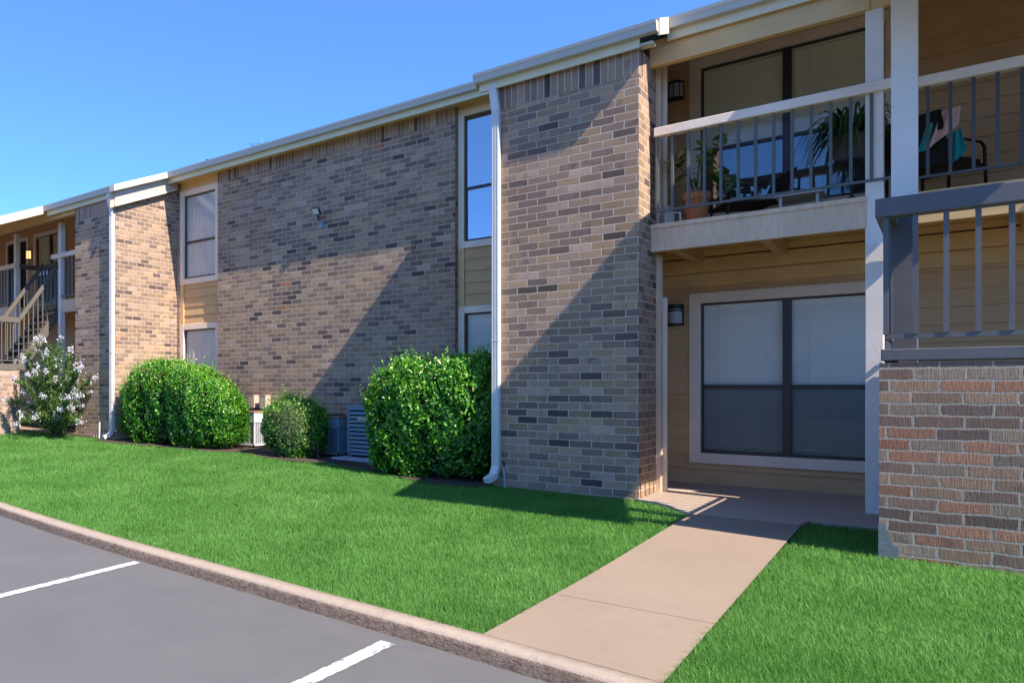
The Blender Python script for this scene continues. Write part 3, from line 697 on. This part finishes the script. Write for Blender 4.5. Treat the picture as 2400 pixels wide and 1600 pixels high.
# ------------------------------------------------------------ far staircase (left edge)
ST = thing('staircase', (-12.9, -.4, .2), 'beige painted outdoor staircase climbing from a brick landing at the left edge', 'staircase')
SX1, SX0 = -12.40, -13.20
B('brick_base', M['brick_pale'], ST, (-16.4, SX1, -2.0, -.06, -.2, 1.49))
B('landing_floor', M['stair_beige'], ST, (-16.4, SX1+.01, -2.02, -.05, 1.492, 1.62), bevel=.004)
sl_ = (2.85-1.62)/(.86+.05)
def zs(y): return 1.62+(y+.05)*sl_
for xx in (SX1-.02, SX0):
    m = MB(); m.prism([(-.07, 1.50), (-.07, 1.66), (.90, zs(.90)+.04), (.90, zs(.90)-.24), (.06, 1.50)], 'x', xx-.03, xx+.01); m.build('stringer', M['stair_beige'], ST)
for k in range(8):
    yy = -.03+k*.115; B('tread', M['stair_beige'], ST, (SX0+.012, SX1-.055, yy, yy+.20, zs(yy)+.10, zs(yy)+.14))
for xx in (SX1-.02, SX0-.0):
    m = MB(); m.prism([(-.05, 2.50), (-.05, 2.62), (.95, 2.62+1.0*sl_), (.95, 2.50+1.0*sl_)], 'x', xx-.05, xx+.02); ho = m.build('handrail', M['stair_beige'], ST, bevel=.005)
    for k in range(8):
        yy = .04+k*.11; B('baluster', M['stair_beige'], ho, (xx-.03, xx-.002, yy, yy+.018, zs(yy)+.03, 2.52+(yy+.05)*sl_))
B('landing_rail', M['stair_beige'], ST, (SX1-.07, SX1, -2.0, -.03, 2.49, 2.60), (-16.4, SX1-.071, -2.0, -1.9, 2.49, 2.60), bevel=.005)
for k in range(16):
    yy = -1.95+k*.125; B('baluster', M['stair_beige'], ST, (SX1-.04, SX1-.022, yy, yy+.018, 1.70, 2.49))
B('landing_bottom_rail', M['stair_beige'], ST, (SX1-.05, SX1-.02, -2.0, -.05, 1.68, 1.70))

# ------------------------------------------------------------ wall lights
def lantern(cx, Y, z0, z1, w, label, lit=False, bands=True, group='wall lanterns'):
    t = thing('wall_light', (cx, Y, z0), label, 'wall light', group); d = .085
    B('back_plate', M['black'], t, (cx-w/2, cx+w/2, Y-.035, Y-.018, z0, z1), bevel=.003)
    c = MB(); K = 8; pts = []
    for i in range(K+1):
        a = math.pi*i/K; pts.append((cx-math.cos(a)*w*.46, Y-.035-math.sin(a)*d))
    for i in range(K): c.add([(pts[i][0], pts[i][1], z0+.02), (pts[i+1][0], pts[i+1][1], z0+.02), (pts[i+1][0], pts[i+1][1], z1-.03), (pts[i][0], pts[i][1], z1-.03)], [(0, 1, 2, 3)])
    c.build('lamp_glass', M['lamp_lit' if lit else 'lamp_glass'], t)
    f = MB()
    for zz0, zz1, g in ((z0+.004, z0+.024, 1.04), (z1-(.055 if not bands else .03), z1, 1.06)):
        q = [(cx+(x-cx)*g, Y-.035+(y-Y+.035)*g) for x, y in pts]; f.prism(q, 'z', zz0, zz1)
    if bands:
        for i in (2, 4, 6): f.box(pts[i][0]-.004, pts[i][0]+.004, pts[i][1]-.005, pts[i][1]+.003, z0+.02, z1-.03)
        for i in range(K): f.bar((*pts[i], z1-.07), (*pts[i+1], z1-.07), .005, .005)
    else:
        for i in (0, K): f.box(pts[i][0]-.010, pts[i][0]+.010, Y-.05, Y-.03, z0+.02, z1-.03)
        q = [(cx+(x-cx)*1.02, Y-.035+(y-Y+.035)*1.02) for x, y in pts]
        for i in range(K): f.bar((*q[i], z1-.075), (*q[i+1], z1-.075), .006, .016)
    f.build('frame', M['black'], t)
    return t
lantern(-.085, YR-.012, 4.585, 4.80, .185, 'black caged wall lantern beside the upstairs balcony window')
lantern(-.085, YR-.012, 1.88, 2.13, .175, 'black wall lantern with frosted glass beside the ground floor patio window', bands=False)
lantern(-15.9, YL-.012, 4.48, 4.74, .17, 'glowing wall lantern between the door and window of the far balcony', lit=True)
# flood light on the long brick wall
fl = thing('flood_light', (-5.70, YB, 3.9), 'small square floodlight on a gray bracket high on the long brick wall', 'floodlight')
hd = MB(); c0 = at(741, 495, 1.70); ax = Vector((1, 0, -.04)).normalized(); nn_ = Vector((-.10, -.80, -.45)).normalized(); uu_ = ax.cross(nn_).normalized()*-1; ax = uu_.cross(nn_).normalized()
def quadbox(mb, c, a, u, n_, w, h, d):
    vs = [c+a*(i*w/2)+u*(j*h/2)+n_*(k*d/2) for k in (-1, 1) for j in (-1, 1) for i in (-1, 1)]
    mb.add(vs, [(0, 2, 3, 1), (4, 5, 7, 6), (0, 1, 5, 4), (2, 6, 7, 3), (0, 4, 6, 2), (1, 3, 7, 5)])
quadbox(hd, c0, ax, uu_, nn_, .17, .13, .04); hd.build('lamp_head', M['black'], fl, bevel=.004)
gl = MB(); quadbox(gl, c0+nn_*.021, ax, uu_, nn_, .14, .10, .004); gl.build('lamp_glass', M['white_plastic'], fl)
m = MB(); m.tube([c0-nn_*.02-uu_*.05, (-5.70, 1.745, 3.98), (-5.68, 1.79, 3.93)], .016, 8); m.build('arm', M['black'], fl, smooth=True)
m = MB(); m.tube([(-5.68, 1.775, 3.90), (-5.68, YB-.002, 3.90)], .05, 16); m.tube([(-5.685, 1.74, 3.955), (-5.68, 1.80, 3.90)], .028, 10); m.build('bracket', M['box_blue'], fl, smooth=False)

# ------------------------------------------------------------ air conditioners and boxes
def ac(x0, x1, y0, y1, z0, z1, label, mat, vertical=True, top=None, badge=False, group='air conditioning units'):
    t = thing('air_conditioner', ((x0+x1)/2, (y0+y1)/2, z0), label, 'air conditioner', group); c = .025
    B('cabinet', M['dark'], t, (x0+.03, x1-.03, y0+.03, y1-.03, z0+.02, z1-.02))
    f = MB()
    for xx in (x0, x1-c):
        for yy in (y0, y1-c): f.box(xx, xx+c, yy, yy+c, z0, z1-.02)
    f.box(x0, x1, y0, y1, z0, z0+.03); f.box(x0+c, x1-c, y0+.004, y1-.004, z1-.19 if vertical else z1-.07, z1-.02); f.box(x0+.004, x1-.004, y0+c, y1-c, z1-.19 if vertical else z1-.07, z1-.02)
    f.build('frame', mat, t, bevel=.003)
    g = MB()
    if vertical:
        zt = z1-.19
        n = 9
        for i in range(1, n*3):
            xx = x0+(x1-x0)*i/(n*3); w = .004 if i % 3 else .011; g.box(xx-w/2, xx+w/2, y0+.012, y0+.022, z0+.03, zt)
            yy = y0+(y1-y0)*i/(n*3); g.box(x1-.022, x1-.012, yy-w/2, yy+w/2, z0+.03, zt)
    else:
        z = z0+.05
        while z < z1-.09:
            g.prism([(y0+.004, z), (y0+.004, z+.012), (y0+.034, z+.045), (y0+.034, z+.033)], 'x', x0+c, x1-c)
            g.prism([(x1-.004, z), (x1-.034, z+.033), (x1-.034, z+.045), (x1-.004, z+.012)], 'y', y0+c, y1-c); z += .062
    g.build('grille', mat, t)
    tp = MB(); tp.box(x0-.008, x1+.008, y0-.008, y1+.008, z1-.02, z1); tp.build('top', top or mat, t, bevel=.004)
    fan = MB(); fan.tube([((x0+x1)/2, (y0+y1)/2, z1), ((x0+x1)/2, (y0+y1)/2, z1+.015)], .2, 24); fan.build('fan_guard', M['dark'], t)
    if badge: B('badge', M['box_beige'], t, (x0+.19, x0+.39, y0-.004, y0+.003, z1-.235, z1-.175))
    B('foot', M['dark'], t, (x0+.05, x0+.12, y0+.05, y0+.12, gz(x0, y0)-.02, z0), (x1-.12, x1-.05, y0+.05, y0+.12, gz(x0, y0)-.02, z0), (x1-.12, x1-.05, y1-.12, y1-.05, gz(x0, y0)-.02, z0), (x0+.05, x0+.12, y1-.12, y1-.05, gz(x0, y0)-.02, z0))
    return t
ac(-7.22, -6.62, 1.12, 1.56, .12, .715, 'white air conditioner with a rusty top between the widest hedge and the small shrub', M['ac_white'], top=M['ac_rust'])
ac(-5.36, -4.78, 1.13, 1.58, .08, .685, 'squat blue gray air conditioner half hidden behind the small round shrub', M['ac_blue'], top=M['ac_rust'])
ac(-4.50, -3.92, .98, 1.56, .12, .865, 'tall blue gray louvred air conditioner with an orange badge on a concrete pad', M['ac_blue'], vertical=False, badge=True)
tag(B('concrete_pad', M['pad'], None, (-4.62, -3.35, .74, 1.7, -.02, .085), bevel=.01), 'pale concrete pad under the tall louvred air conditioner', 'pad')
def ebox(x0, x1, y0, z0, z1, mat, label, cat='utility box', group='electric boxes on the long brick wall'):
    t = thing('utility_box', ((x0+x1)/2, YB, z0), label, cat, group)
    B('case', mat, t, (x0, x1, y0, YB-.001, z0, z1), bevel=.004); B('lid', mat, t, (x0-.004, x1+.004, y0-.008, y0-.001, z0-.004, z1-.006), (x0-.005, x1+.005, y0-.012, YB-.001, z1, z1+.008), bevel=.002)
    B('conduit', M['box_blue'], t, ((x0+x1)/2-.012, (x0+x1)/2+.012, YB-.04, YB-.012, .05, z0)); return t
ebox(-7.30, -7.18, 1.69, .76, .985, M['box_beige'], 'beige electric box on the brick above the white air conditioner, left one')
ebox(-7.03, -6.89, 1.69, .755, .985, M['box_beige'], 'beige electric box on the brick above the white air conditioner, right one')
ebox(-4.52, -4.37, 1.74, .74, .95, M['box_blue'], 'small blue gray electric box on the brick behind the tall louvred air conditioner')
ebox(-4.30, -4.12, 1.70, .80, .97, M['black'], 'small black electric box on the brick behind the tall louvred air conditioner')
# stakes against the walls
t = MB(); t.tube([at(1183, 1147, -.08), at(1181, 1092, -.06)], .010, 8); s_ = t.build('garden_stake', M['box_blue']); tag(s_, 'thin blue gray stake with a black tip leaning on the near brick tower', 'stake')
t = MB(); t.tube([at(1181, 1092, -.06), at(1180.4, 1080, -.058)], .012, 8); t.build('tip', M['black'], s_)
t = MB(); t.tube([(-10.02, .30, .10), (-10.02, .31, .46)], .015, 8); s_ = t.build('garden_stake', M['white_plastic']); tag(s_, 'short white stake standing against the far brick tower', 'stake')

# ------------------------------------------------------------ foliage
def leaf_cloud(name, P, Nrm, size, mat, parent, rnd, fold=.25, aspect=.5, droop=.0, jitter=.7):
    n = len(P); Nn = Nrm+rng.normal(0, jitter, (n, 3)); Nn /= np.linalg.norm(Nn, axis=1)[:, None]
    t = rng.normal(0, 1, (n, 3)); t[:, 2] -= droop; t -= (t*Nn).sum(1)[:, None]*Nn; t /= np.linalg.norm(t, axis=1)[:, None]; s = np.cross(Nn, t)
    L = size[:, None]; w = L*aspect/2
    V = np.empty((n, 6, 3))
    V[:, 0] = P-t*L*.5; V[:, 1] = P-t*L*.05+s*w+Nn*L*fold*.4; V[:, 2] = P+t*L*.28+s*w*.7+Nn*L*fold*.35
    V[:, 3] = P+t*L*.55-Nn*L*fold*.3; V[:, 4] = P+t*L*.28-s*w*.7+Nn*L*fold*.35; V[:, 5] = P-t*L*.05-s*w+Nn*L*fold*.4
    i = np.arange(n)[:, None]*6
    F = np.concatenate([i+np.array([[0, 3, 2, 1]]), i+np.array([[0, 5, 4, 3]])])
    return fast_mesh(name, V.reshape(-1, 3), F, mat, np.repeat(rnd, 6), parent)
def lump(p, s=3.0, ph=0.):
    return (np.sin(p[:, 0]*s*1.3+ph)*np.sin(p[:, 1]*s*1.1+1.3*ph)+np.sin(p[:, 2]*s*1.7+ph*.7)*np.sin(p[:, 0]*s*2.1+2+ph))*.5
def hedge(name, label, x0, x1, y0, y1, topf, n, lsize, ph, base=None, seedshade=0, extra=True, power=4.6, tops=1.0):
    base = gz((x0+x1)/2, y0) if base is None else base
    t = thing(name, ((x0+x1)/2, (y0+y1)/2, base), label, 'hedge' if 'hedge' in name else 'shrub', 'clipped evergreen shrubs along the wall')
    cx_, cyy = (x0+x1)/2, (y0+y1)/2; rx, ry = (x1-x0)/2, (y1-y0)/2
    d = rng.normal(0, 1, (int(n*1.7), 3)); d /= np.linalg.norm(d, axis=1)[:, None]
    k = (np.abs(d[:, 0])**power+np.abs(d[:, 1])**power+np.abs(d[:, 2])**power)**(-1/power)
    s = d*k[:, None]
    rad = 1-np.abs(rng.normal(0, .085, len(s)))-(rng.random(len(s)) < .3)*rng.random(len(s))*.25+(rng.random(len(s)) < .05)*rng.random(len(s))*.09
    s = s*rad[:, None]
    X = cx_+s[:, 0]*rx; Yy = cyy+s[:, 1]*ry
    tz = np.array([topf(x) for x in X]); h = (tz-base)
    Z = base+h*(.5+.5*s[:, 2])
    under = Z < base+.03; Z[under] = base+.03+rng.random(under.sum())*.12
    P = np.column_stack([X, Yy, Z]); lm = lump(P, 3.2, ph); lm2 = lump(P, 8.5, ph*2+1)
    nrm = np.column_stack([s[:, 0]/rx, s[:, 1]/ry, s[:, 2]*1.1]); nrm /= np.linalg.norm(nrm, axis=1)[:, None]
    P = P+nrm*(lm*.10+lm2*.06+lump(P, 17, ph*3)*.03)[:, None]
    # holes
    keep = (lm2 > -.42) | (rng.random(len(P)) < .3); P, nrm, rad, lm = P[keep], nrm[keep], rad[keep], lm[keep]
    rnd = np.clip(.30+.26*rng.normal(0, 1, len(P))+.25*(P[:, 2]-base)/1.5+.15*lm-.8*(1-rad), 0, 1)  # leaf colour darkens inward, downward and in hollows: painted shade
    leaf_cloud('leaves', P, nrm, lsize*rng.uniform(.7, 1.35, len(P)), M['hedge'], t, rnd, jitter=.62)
    # young shoots standing out of the surface
    m2 = int(n*.06*tops); ii = rng.integers(0, len(P), m2*3); ii = ii[nrm[ii, 2] > .15][:m2]
    sp = []; sn = []
    for j in ii:
        hh = rng.uniform(.02, .07)+.09*rng.random()**4
        for q in range(5): sp.append(P[j]+nrm[j]*hh*q/4*.8+np.array([0, 0, hh*q/4])+rng.normal(0, .006, 3)); sn.append(nrm[j])
    if sp:
        sp = np.array(sp); leaf_cloud('shoots', sp, np.array(sn), lsize*rng.uniform(.5, .9, len(sp)), M['hedge'], t, np.clip(.75+.15*rng.normal(0, 1, len(sp)), 0, 1), jitter=.9)
    # solid hull whose near-black colour stands for shade among the twigs
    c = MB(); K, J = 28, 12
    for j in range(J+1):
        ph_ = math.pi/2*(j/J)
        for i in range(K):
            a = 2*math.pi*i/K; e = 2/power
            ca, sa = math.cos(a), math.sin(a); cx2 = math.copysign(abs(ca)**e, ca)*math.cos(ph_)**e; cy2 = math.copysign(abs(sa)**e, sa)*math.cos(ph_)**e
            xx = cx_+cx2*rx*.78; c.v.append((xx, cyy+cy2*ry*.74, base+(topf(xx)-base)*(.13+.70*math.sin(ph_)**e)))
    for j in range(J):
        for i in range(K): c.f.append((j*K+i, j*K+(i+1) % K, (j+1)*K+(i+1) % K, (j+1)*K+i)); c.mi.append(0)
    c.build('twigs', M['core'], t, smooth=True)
    for i in range(5):
        xx = x0+(x1-x0)*(i+.5)/5; st = MB(); st.tube([(xx, cyy, base-.03), (xx+.05, cyy-.05, base+.25)], [.02, .012], 6); st.build('stem', M['bark'], t)
    return t
M['core'] = paint('near black hedge core', (.012, .022, .008), .95, .3, .2, bumpd=.02)
def tf(pts): return lambda x: curve_y(min(max(x, pts[0][0]), pts[-1][0]), pts)
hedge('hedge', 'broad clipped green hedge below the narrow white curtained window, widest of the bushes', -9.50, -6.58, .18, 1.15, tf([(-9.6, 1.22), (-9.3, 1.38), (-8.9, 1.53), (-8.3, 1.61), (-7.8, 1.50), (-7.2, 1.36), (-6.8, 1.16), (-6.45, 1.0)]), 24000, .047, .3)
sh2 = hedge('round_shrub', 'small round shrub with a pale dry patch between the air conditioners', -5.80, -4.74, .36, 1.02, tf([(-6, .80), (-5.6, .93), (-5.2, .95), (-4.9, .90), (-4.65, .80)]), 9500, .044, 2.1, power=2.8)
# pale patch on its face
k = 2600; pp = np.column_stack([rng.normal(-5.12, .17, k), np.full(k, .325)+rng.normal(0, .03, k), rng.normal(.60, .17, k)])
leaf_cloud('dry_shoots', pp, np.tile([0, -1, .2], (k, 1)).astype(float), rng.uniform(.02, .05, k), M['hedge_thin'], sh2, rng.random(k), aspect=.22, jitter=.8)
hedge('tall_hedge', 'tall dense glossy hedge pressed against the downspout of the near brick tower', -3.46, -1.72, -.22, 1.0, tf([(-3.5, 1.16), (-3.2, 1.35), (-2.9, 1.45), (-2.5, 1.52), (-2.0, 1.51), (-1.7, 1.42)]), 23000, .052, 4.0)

def myrtle(cx, cyy, base, label):
    t = thing('crape_myrtle', (cx, cyy, base), label, 'flowering shrub'); br = MB(); LP = []; LN = []; FP = []
    ends = []
    K = 40
    for i in range(K):
        a = 2*math.pi*i/K+random.uniform(-.15, .15); sp = random.uniform(.25, 1.0)
        reach = 1.28*sp; top = (2.15-1.35*sp**1.6)*random.uniform(.80, 1.04) if i % 4 else random.uniform(.25, .9)
        ex = cx+math.cos(a)*reach*1.05; ey = cyy-.15+math.sin(a)*reach*.50; ez = base+top
        p0 = Vector((cx+math.cos(a)*.08, cyy+math.sin(a)*.05, base)); p3 = Vector((ex, ey, ez)); pts = []
        for s in np.linspace(0, 1, 9):
            pts.append(p0.lerp(p3, s)+Vector((-(ex-cx)*.08*math.sin(s*math.pi), 0, .18*math.sin(s*math.pi))))
        br.tube(pts, list(np.linspace(.014, .003, 9)), 5)
        for s in np.linspace(.12, 1, 60):
            f = s*8; j = min(int(f), 7); c = pts[j].lerp(pts[j+1], f-j)
            for q in range(8):
                o = Vector((random.gauss(0, 1), random.gauss(0, 1), random.gauss(0, .8))).normalized()*random.uniform(.01, .14*(1.1-s*.7))
                LP.append(c+o); LN.append(o.normalized()+Vector((0, 0, .5)))
        # side twigs
        for q in range(5):
            s = random.uniform(.35, .95); f = s*8; j = min(int(f), 7); c = pts[j].lerp(pts[j+1], f-j)
            e = c+Vector((random.uniform(-.25, .25), random.uniform(-.2, .2), random.uniform(.02, .26))); br.tube([c, e], [.004, .002], 4)
            for w in np.linspace(.1, 1, 12):
                for _ in range(3):
                    o = Vector((random.gauss(0, 1), random.gauss(0, 1), random.gauss(0, 1))).normalized()*random.uniform(.01, .05); LP.append(c.lerp(e, w)+o); LN.append(o.normalized()+Vector((0, 0, .5)))
            if random.random() < .2: ends.append((e, (e-c).normalized()))
        if random.random() < .8: ends.append((pts[-1], (pts[-1]-pts[-2]).normalized()))
    br.build('branches', M['bark'], t)
    LP = np.array([tuple(p) for p in LP]); LN = np.array([tuple(p) for p in LN])
    leaf_cloud('leaves', LP, LN, rng.uniform(.025, .05, len(LP)), M['myrtle'], t, np.clip(.5+.25*rng.normal(0, 1, len(LP)), 0, 1), aspect=.5, jitter=.6)
    for e, d in ends:
        k = random.randint(35, 70); w = random.uniform(.7, 1.15); PP = []
        for _ in range(k):
            s = random.random(); rr = .045*w*(1-.6*s); PP.append(e+d*(s*.15*w-.02)+Vector((random.gauss(0, rr), random.gauss(0, rr), random.gauss(0, rr))))
        PP = np.array([tuple(p) for p in PP]); leaf_cloud('blossom', PP, rng.normal(0, 1, (k, 3)), rng.uniform(.018, .036, k), M['flower'], t, rng.random(k), aspect=.95, jitter=.5)
    return t
myrtle(-11.0, -.02, .17, 'crape myrtle shrub with white blossom clusters in front of the far brick tower')

# ------------------------------------------------------------ things on the balcony
FZ = 2.852
def pot_plant():
    c = at(1633, 470, .68); x, y = c.x, .68
    t = thing('potted_plant', (x, y, FZ), 'croton with broad green and red leaves in a terracotta pot on the balcony', 'potted plant')
    m = MB(); m.lathe((x, y, FZ), [(.10, .02), (.118, .26), (.118, .262), (.135, .265), (.138, .335), (.122, .335), (.118, .29)], 28); m.build('pot', M['terracotta'], t, smooth=False)
    m = MB(); m.lathe((x, y, FZ), [(.13, 0), (.14, .018), (.125, .018)], 24); m.build('saucer', M['white_plastic'], t)
    m = MB(); m.lathe((x, y, FZ), [(.0, .28), (.115, .29)], 20); m.build('soil', M['soil'], t)
    br = MB(); LP = []; 
    for i in range(9):
        a = random.uniform(0, 6.28); e = Vector((x+math.cos(a)*random.uniform(.12, .34), y+math.sin(a)*random.uniform(.03, .12), FZ+random.uniform(.42, .86)))
        mid = Vector((x, y, FZ+.3)).lerp(e, .5)+Vector((0, 0, .05)); br.tube([(x, y, FZ+.28), mid, e], [.008, .006, .004], 6)
        for _ in range(9): LP.append((e+Vector((random.gauss(0, .06), random.gauss(0, .04), random.gauss(0, .05))), (e-Vector((x, y, FZ+.45))).normalized()))
    br.build('stems', M['bark'], t)
    P = np.array([tuple(p) for p, _ in LP]); Nn = np.array([(q.x, q.y-1.0, q.z+.6) for _, q in LP])
    leaf_cloud('leaves', P, Nn, rng.uniform(.09, .16, len(P)), M['croton'], t, rng.random(len(P)), aspect=.55, jitter=.45, fold=.15)
pot_plant()
def jug():
    c = at(1567, 500, .58); x, y = c.x-.02, .60
    t = thing('plastic_jug', (x, y, FZ), 'cloudy white plastic jug standing in the left corner of the balcony', 'jug')
    m = MB(); m.lathe((x, y, FZ), [(.07, 0), (.08, .01), (.08, .13), (.065, .18), (.03, .21), (.028, .235)], 4); b = m.build('body', M['lamp_glass'], t, bevel=.012)
    m = MB(); m.tube([(x+.07, y, FZ+.15), (x+.13, y-.01, FZ+.14), (x+.135, y-.01, FZ+.05), (x+.075, y, FZ+.03)], .012, 8); m.build('handle', M['white_plastic'], t, smooth=True)
jug()
def spider():
    c = at(1996, 330, .85); x, y = c.x, .85; z0 = at(1996, 378, .85).z
    t = thing('spider_plant', (x, y, FZ), 'spider plant with long drooping leaves in a brown basket on a black stand', 'potted plant')
    m = MB(); m.lathe((x, y, z0), [(.13, 0), (.165, .10), (.17, .23), (.155, .235), (.15, .19)], 24); m.build('basket', M['basket'], t)
    s = MB(); s.tube([(x, y, FZ), (x, y, z0)], .014, 8); s.tube([(x, y, z0-.02), (x, y, z0-.002)], .15, 20)
    for a in (0, 2.1, 4.2): s.tube([(x, y, FZ+.12), (x+.2*math.cos(a), y+.2*math.sin(a), FZ+.01)], .010, 6)
    s.build('stand', M['black'], t)
    V = []; F = []; rn = []
    for i in range(190):
        a = random.uniform(0, 6.28); L = random.uniform(.22, .46); up = random.uniform(.1, .42); w = random.uniform(.008, .014); d = Vector((math.cos(a), math.sin(a), 0)); sd = Vector((-d.y, d.x, 0)); r_ = random.random(); b = len(V)
        r0 = random.uniform(0, .08)
        for q in range(7):
            s_ = q/6; p = Vector((x, y, z0+.22))+d*(r0+L*s_)+Vector((0, 0, up*4*s_*(1-s_)*.55-.30*s_**2.2*(1.2-up)+up*.5*s_)); ww = w*(1-s_**3)
            V += [tuple(p-sd*ww), tuple(p+sd*ww+Vector((0, 0, .003)))]; rn += [r_, r_]
        for q in range(6): F.append((b+2*q, b+2*q+1, b+2*q+3, b+2*q+2))
    fast_mesh('leaves', np.array(V), np.array(F), M['spider'], np.array(rn), t)
spider()
def patio_chair(x, y, z, ang, label, seatm='leather', s=1.0):
    t = thing('patio_chair', (x, y, z), label, 'chair', None); t.rotation_euler = (0, 0, ang); t.scale = (1, 1, s)
    def K(name, mb, mat, sm=False):
        me = mb.build(name, M[mat], None, smooth=sm); me.parent = t; return me
    for sx in (-.26, .26):
        m = MB(); m.tube([(sx, -.28, 0), (sx, -.26, .40), (sx, -.25, .60), (sx, -.20, .645), (sx, .20, .65), (sx, .27, .60)], .014, 8); K('arm', m, 'black', True)
        m = MB(); m.tube([(sx, .25, 0), (sx, .24, .42), (sx, .38, .92)], .013, 8); K('leg', m, 'black', True)
    m = MB(); m.box(-.25, .25, -.27, .24, .39, .42); m.bar((0, .24, .42), (0, .38, .92), .50, .015, up=(0, 1, 0)); K('frame', m, 'black')
    m = MB(); m.box(-.23, .23, -.25, .22, .42, .47); K('cushion', m, seatm)
    return t
c = at(1745, 440, 1.25)
patio_chair(c.x+.02, 1.22, FZ, R(-60), 'low black framed armchair with a pale cushion behind the potted croton', s=.62)
tb = thing('side_table', (1.22, 1.0, FZ), 'low white plastic table on the balcony below the spider plant', 'table')
c1 = at(1822, 462, 1.0); c2 = at(1935, 440, 1.0)
B('table_top', M['white_plastic'], tb, (c1.x, c2.x, .78, 1.2, FZ+.20, FZ+.225), bevel=.006)
for xx in (c1.x+.04, c2.x-.06):
    for yy in (.82, 1.14): B('leg', M['white_plastic'], tb, (xx, xx+.025, yy, yy+.03, FZ, FZ+.2))
def cloth(pts, name, mat, parent, thick=.006):     # pts: grid rows of points
    m = MB(); nr, nc = len(pts), len(pts[0])
    for r_ in pts: m.v += [tuple(p) for p in r_]
    for i in range(nr-1):
        for j in range(nc-1): m.f.append((i*nc+j, i*nc+j+1, (i+1)*nc+j+1, (i+1)*nc+j)); m.mi.append(0)
    o = m.build(name, mat, parent, smooth=True); so_ = o.modifiers.new('solid', 'SOLIDIFY'); so_.thickness = thick
    ss = o.modifiers.new('sub', 'SUBSURF'); ss.levels = ss.render_levels = 2; return o
def drape(px0, py0, px1, py1, px2, py2, px3, py3, Y, folds, amp, n=14, mrow=8):   # quad outline seen in the photo, hung in depth
    g = []
    for i in range(mrow+1):
        v = i/mrow; row = []
        for j in range(n+1):
            u = j/n; X = (1-v)*((1-u)*px0+u*px1)+v*((1-u)*px3+u*px2); Z = (1-v)*((1-u)*py0+u*py1)+v*((1-u)*py3+u*py2)
            p = at(X, Z, Y+amp*math.sin(u*folds*6.28+v)+.05*v); row.append(p)
        g.append(row)
    return g
cc = at(2150, 400, 1.05)
ch = patio_chair(cc.x+.12, 1.20, FZ, R(150), 'dark patio chair draped with towels on the upper walkway', 'black', s=.84)
tw = cloth(drape(2178, 270, 2212, 255, 2180, 350, 2150, 360, .80, 1.5, .015), 'towel', M['teal'], None); tag(tw, 'teal towel hanging over the left of the walkway chair back', 'towel', 'towels draped over the walkway chair')
tw = cloth(drape(2232, 310, 2252, 300, 2268, 352, 2226, 390, .84, 1.5, .02), 'towel', M['teal'], None); tag(tw, 'teal towel hanging off the right of the walkway chair', 'towel', 'towels draped over the walkway chair')
tw = cloth(drape(2205, 262, 2252, 246, 2248, 292, 2175, 350, .76, 1.2, .02), 'blanket', M['pink'], None); tag(tw, 'pink blanket bundled over the back of the walkway chair', 'blanket')

q = at(605, 333, 13.0); t = thing('tree', (q.x, 13, 0), 'tree behind the apartment building showing only its topmost twigs above the roof', 'tree')
m = MB(); m.tube([(q.x, 13, -.2), (q.x+.05, 13, q.z*.6), (q.x, 13, q.z-.3)], [.16, .10, .02], 8); m.build('trunk', M['bark'], t)
k = 2500; d = rng.normal(0, 1, (k, 3)); P = d*np.array([.45, .45, .9])*.6; P[:, 2] = np.clip(P[:, 2]-np.hypot(P[:, 0], P[:, 1])*1.2, -3, .9)
leaf_cloud('crown', P+np.array([q.x, 13, q.z-.95]), d, rng.uniform(.05, .10, k), M['hedge'], t, rng.random(k))
# ------------------------------------------------------------ across the lot (seen only in the window reflections)
ob = thing('opposite_building', (-6, -34, 0), 'pale siding building across the parking lot', 'building')
m = MB(); m.box(-30, 8, -40, -30, -.2, 5.0); m.build('wall', M['trim'], ob)
m = MB(); m.prism([(-41, 4.8), (-29, 4.8), (-35, 7.6)], 'x', -30.5, 8.5); m.build('roof', M['shingle'], ob)
for x in range(-28, 8, 4): B('window', M['bronze'], ob, (x, x+1.4, -29.995, -29.98, 1.0, 2.3), (x, x+1.4, -29.995, -29.98, 3.4, 4.6))
for i, (x, y, h) in enumerate([(12, -27, 8), (20, -24, 9), (-36, -26, 9), (-20, -24, 6.5), (26, -14, 8), (2, -26, 5.5)]):
    t = thing('tree', (x, y, 0), ['leafy shade tree at the right end of the row across the parking lot', 'tallest tree behind the right side of the parking lot', 'shade tree beyond the left end of the opposite building', 'tree standing before the left half of the opposite building', 'tree at the far right beside the parking lot', "smallest tree before the opposite building's right end"][i], 'tree', 'trees across the parking lot')
    m = MB(); m.tube([(x, y, -.2), (x+.1, y, h*.4), (x, y+.1, h*.75)], [.22, .16, .05], 8); m.build('trunk', M['bark'], t)
    k = 2600; d = rng.normal(0, 1, (k, 3)); d /= np.linalg.norm(d, axis=1)[:, None]; P = d*(rng.random(k)**.4)[:, None]*np.array([h*.36, h*.36, h*.33])*(1+.25*np.sin(d[:, :1]*5+i)*np.cos(d[:, 1:2]*4))
    leaf_cloud('crown', P+np.array([x, y, h*.66]), d, rng.uniform(.2, .42, k), M['hedge'], t, rng.random(k))
